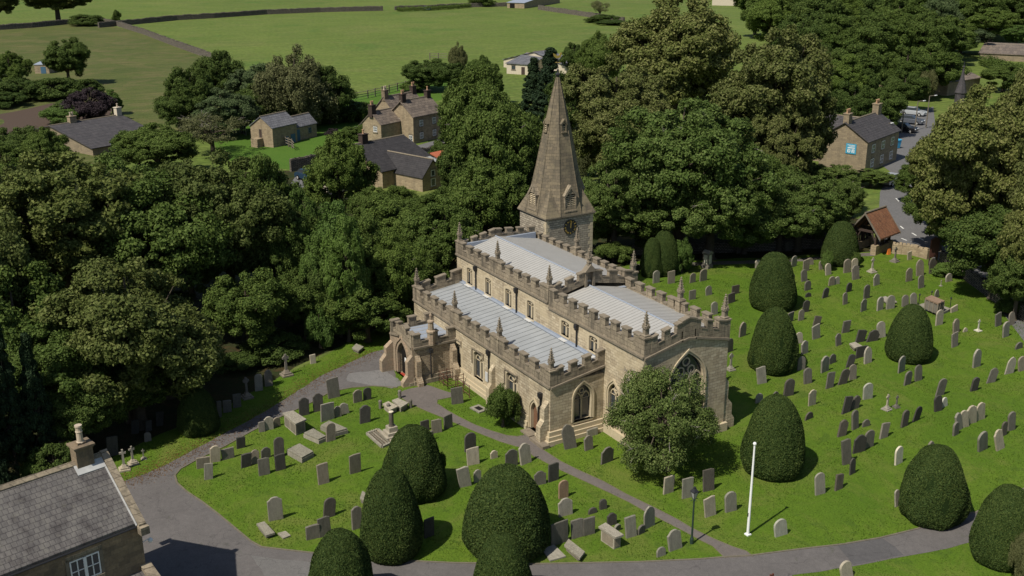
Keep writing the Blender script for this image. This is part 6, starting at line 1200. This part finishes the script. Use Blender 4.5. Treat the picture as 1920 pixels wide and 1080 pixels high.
car('dark blue car parked on the lane by the stone wall',580,338,R(15),(.02,.045,.08),'blue_car_paint');car('dark car at the top edge beside the cream house',1386,8,R(60),(.03,.04,.05),'dark_car_paint');car('pale car beyond the trees on the main road',1672,345,R(100),(.4,.4,.4),'pale_car_paint');car('blue vehicle in the hedge by the top field wall',801,19,R(20),(.12,.2,.35),'skyblue_car_paint')
# garden furniture of the barn lawn: a low metal cloche frame
x,y=g2(468,250); r=thing('greenhouse','small pale greenhouse left of the blue-doored barn','greenhouse',(x,y,0)); b=MB()
for i in range(4):
    for j in range(2): b.tube((i*1.1-1.6,j*2.2-1.1,0),(i*1.1-1.6,j*2.2-1.1,1.4),.05,n=5); b.tube((i*1.1-1.6,j*2.2-1.1,1.4),(i*1.1-1.6,0,2.0),.05,n=5)
for yy,z in((-1.1,1.4),(1.1,1.4),(0,2.0)): b.tube((-1.6,yy,z),(1.7,yy,z),.05,n=5)
fixn(b.build('metal_frame',M['lampglass'],r)); b=MB(); b.add([(-1.6,-1.1,1.4),(1.7,-1.1,1.4),(1.7,0,2.0),(-1.6,0,2.0)],[(0,1,2,3)]); b.add([(-1.6,-1.1,.1),(1.7,-1.1,.1),(1.7,-1.1,1.4),(-1.6,-1.1,1.4)],[(0,1,2,3)]); b.build('pane',M['glass'],r)
rl=np.random.default_rng(8); n=7000; t=rl.uniform(0,1,n); line=[g2(*p) for p in OUTER[1:13]]; kk=rl.integers(0,len(line)-1,n)
lx=np.array([line[i][0]+(line[i+1][0]-line[i][0])*q for i,q in zip(kk,t)])+rl.normal(0,.55,n)*1.2; ly=np.array([line[i][1]+(line[i+1][1]-line[i][1])*q for i,q in zip(kk,t)])+rl.normal(0,.55,n)*1.2
nl=rl.normal(size=(n,3))*.25+np.array([0,0,1]); ll=leafcloud('leaf_litter',np.stack([lx,ly,np.full(n,.035)],1),nl,rl.uniform(.02,.045,n),rl,leafmat('fallen_leaves',(.06,.03,.012),(.11,.055,.02),(.17,.10,.035),.05,0)); ll['kind']='stuff'; ll['label']='brown fallen leaves scattered along the drive edge'; ll['category']='leaf litter'
pm=asphalt('asphalt_patch',(.083,.08,.08),.15)
sheet2('asphalt_patch',pxs([(1570,1023),(1655,1010),(1675,1024),(1694,1041),(1600,1060),(1584,1040)]),.019,pm,jit=.02,sub=.5)
sheet2('asphalt_patch',pxs([(655,700),(720,694),(760,720),(735,728),(690,722),(650,715)]),.022,asphalt('pale_patch',(.15,.145,.14),.2),jit=.08,sub=.4)
sheet2('asphalt_patch',pxs([(470,1042),(640,1062),(660,1090),(500,1085)]),.019,asphalt('pale_patch2',(.125,.12,.115),.15),jit=.05,sub=.5)
flush_labels()
# ================================================= GRASS TUFTS
rnd=np.random.default_rng(4)
def inpoly(X,Y,poly):
    r=np.zeros(len(X),bool); n=len(poly); j=n-1
    for i in range(n):
        xi,yi=poly[i];xj,yj=poly[j]
        c=((yi>Y)!=(yj>Y))&(X<(xj-xi)*(Y-yi)/((yj-yi) or 1e-9)+xi); r^=c; j=i
    return r
N_=420000; X=rnd.uniform(-95,-20,N_);Y=rnd.uniform(5,85,N_)
dep=(X*_fw[0]+Y*_fw[1]-CH*_fw[2]); uu=960+FPX*(X*_r2[0]+Y*_r2[1]-CH*_r2[2])/dep; vv=540-FPX*(X*_u2[0]+Y*_u2[1]-CH*_u2[2])/dep
k=(uu>-60)&(uu<1980)&(vv<1150)&inpoly(X,Y,LAWN)&~inpoly(X,Y,DRIVE)&~inpoly(X,Y,PATH)&~((X>AX0-.2)&(X<AX1+.4)&(Y>AY0-.3)&(Y<NY1))&~((X>NX0)&(X<CX1+.3)&(Y>NY0-.2)&(Y<50))
X=X[k];Y=Y[k];n=len(X); hgt=rnd.uniform(.02,.065,n)*(1+.6*np.sin(X*.9+2*np.sin(Y*.7))*np.cos(Y*.8)); a=rnd.uniform(0,2*math.pi,n); wd=rnd.uniform(.02,.045,n)
Pv=np.empty((n,3,3)); Pv[:,0]=np.stack([X-np.cos(a)*wd,Y-np.sin(a)*wd,np.full(n,.004)],1);Pv[:,1]=np.stack([X+np.cos(a)*wd,Y+np.sin(a)*wd,np.full(n,.004)],1);Pv[:,2]=np.stack([X+rnd.normal(0,.035,n),Y+rnd.normal(0,.035,n),hgt+.01],1)
me=bpy.data.meshes.new('grass_tufts'); me.vertices.add(3*n); me.vertices.foreach_set('co',Pv.reshape(-1).astype(np.float32)); me.loops.add(3*n); me.loops.foreach_set('vertex_index',np.arange(3*n,dtype=np.int32)); me.polygons.add(n); me.polygons.foreach_set('loop_start',np.arange(0,3*n,3,dtype=np.int32)); at=me.attributes.new('r','FLOAT','FACE'); at.data.foreach_set('value',rnd.uniform(0,1,n).astype(np.float32)); me.update(calc_edges=True); me.materials.append(M['blade'])
o=bpy.data.objects.new('grass_tufts',me); col.objects.link(o); o['kind']='stuff'; o['label']='short green grass blades across the churchyard lawn'; o['category']='grass'
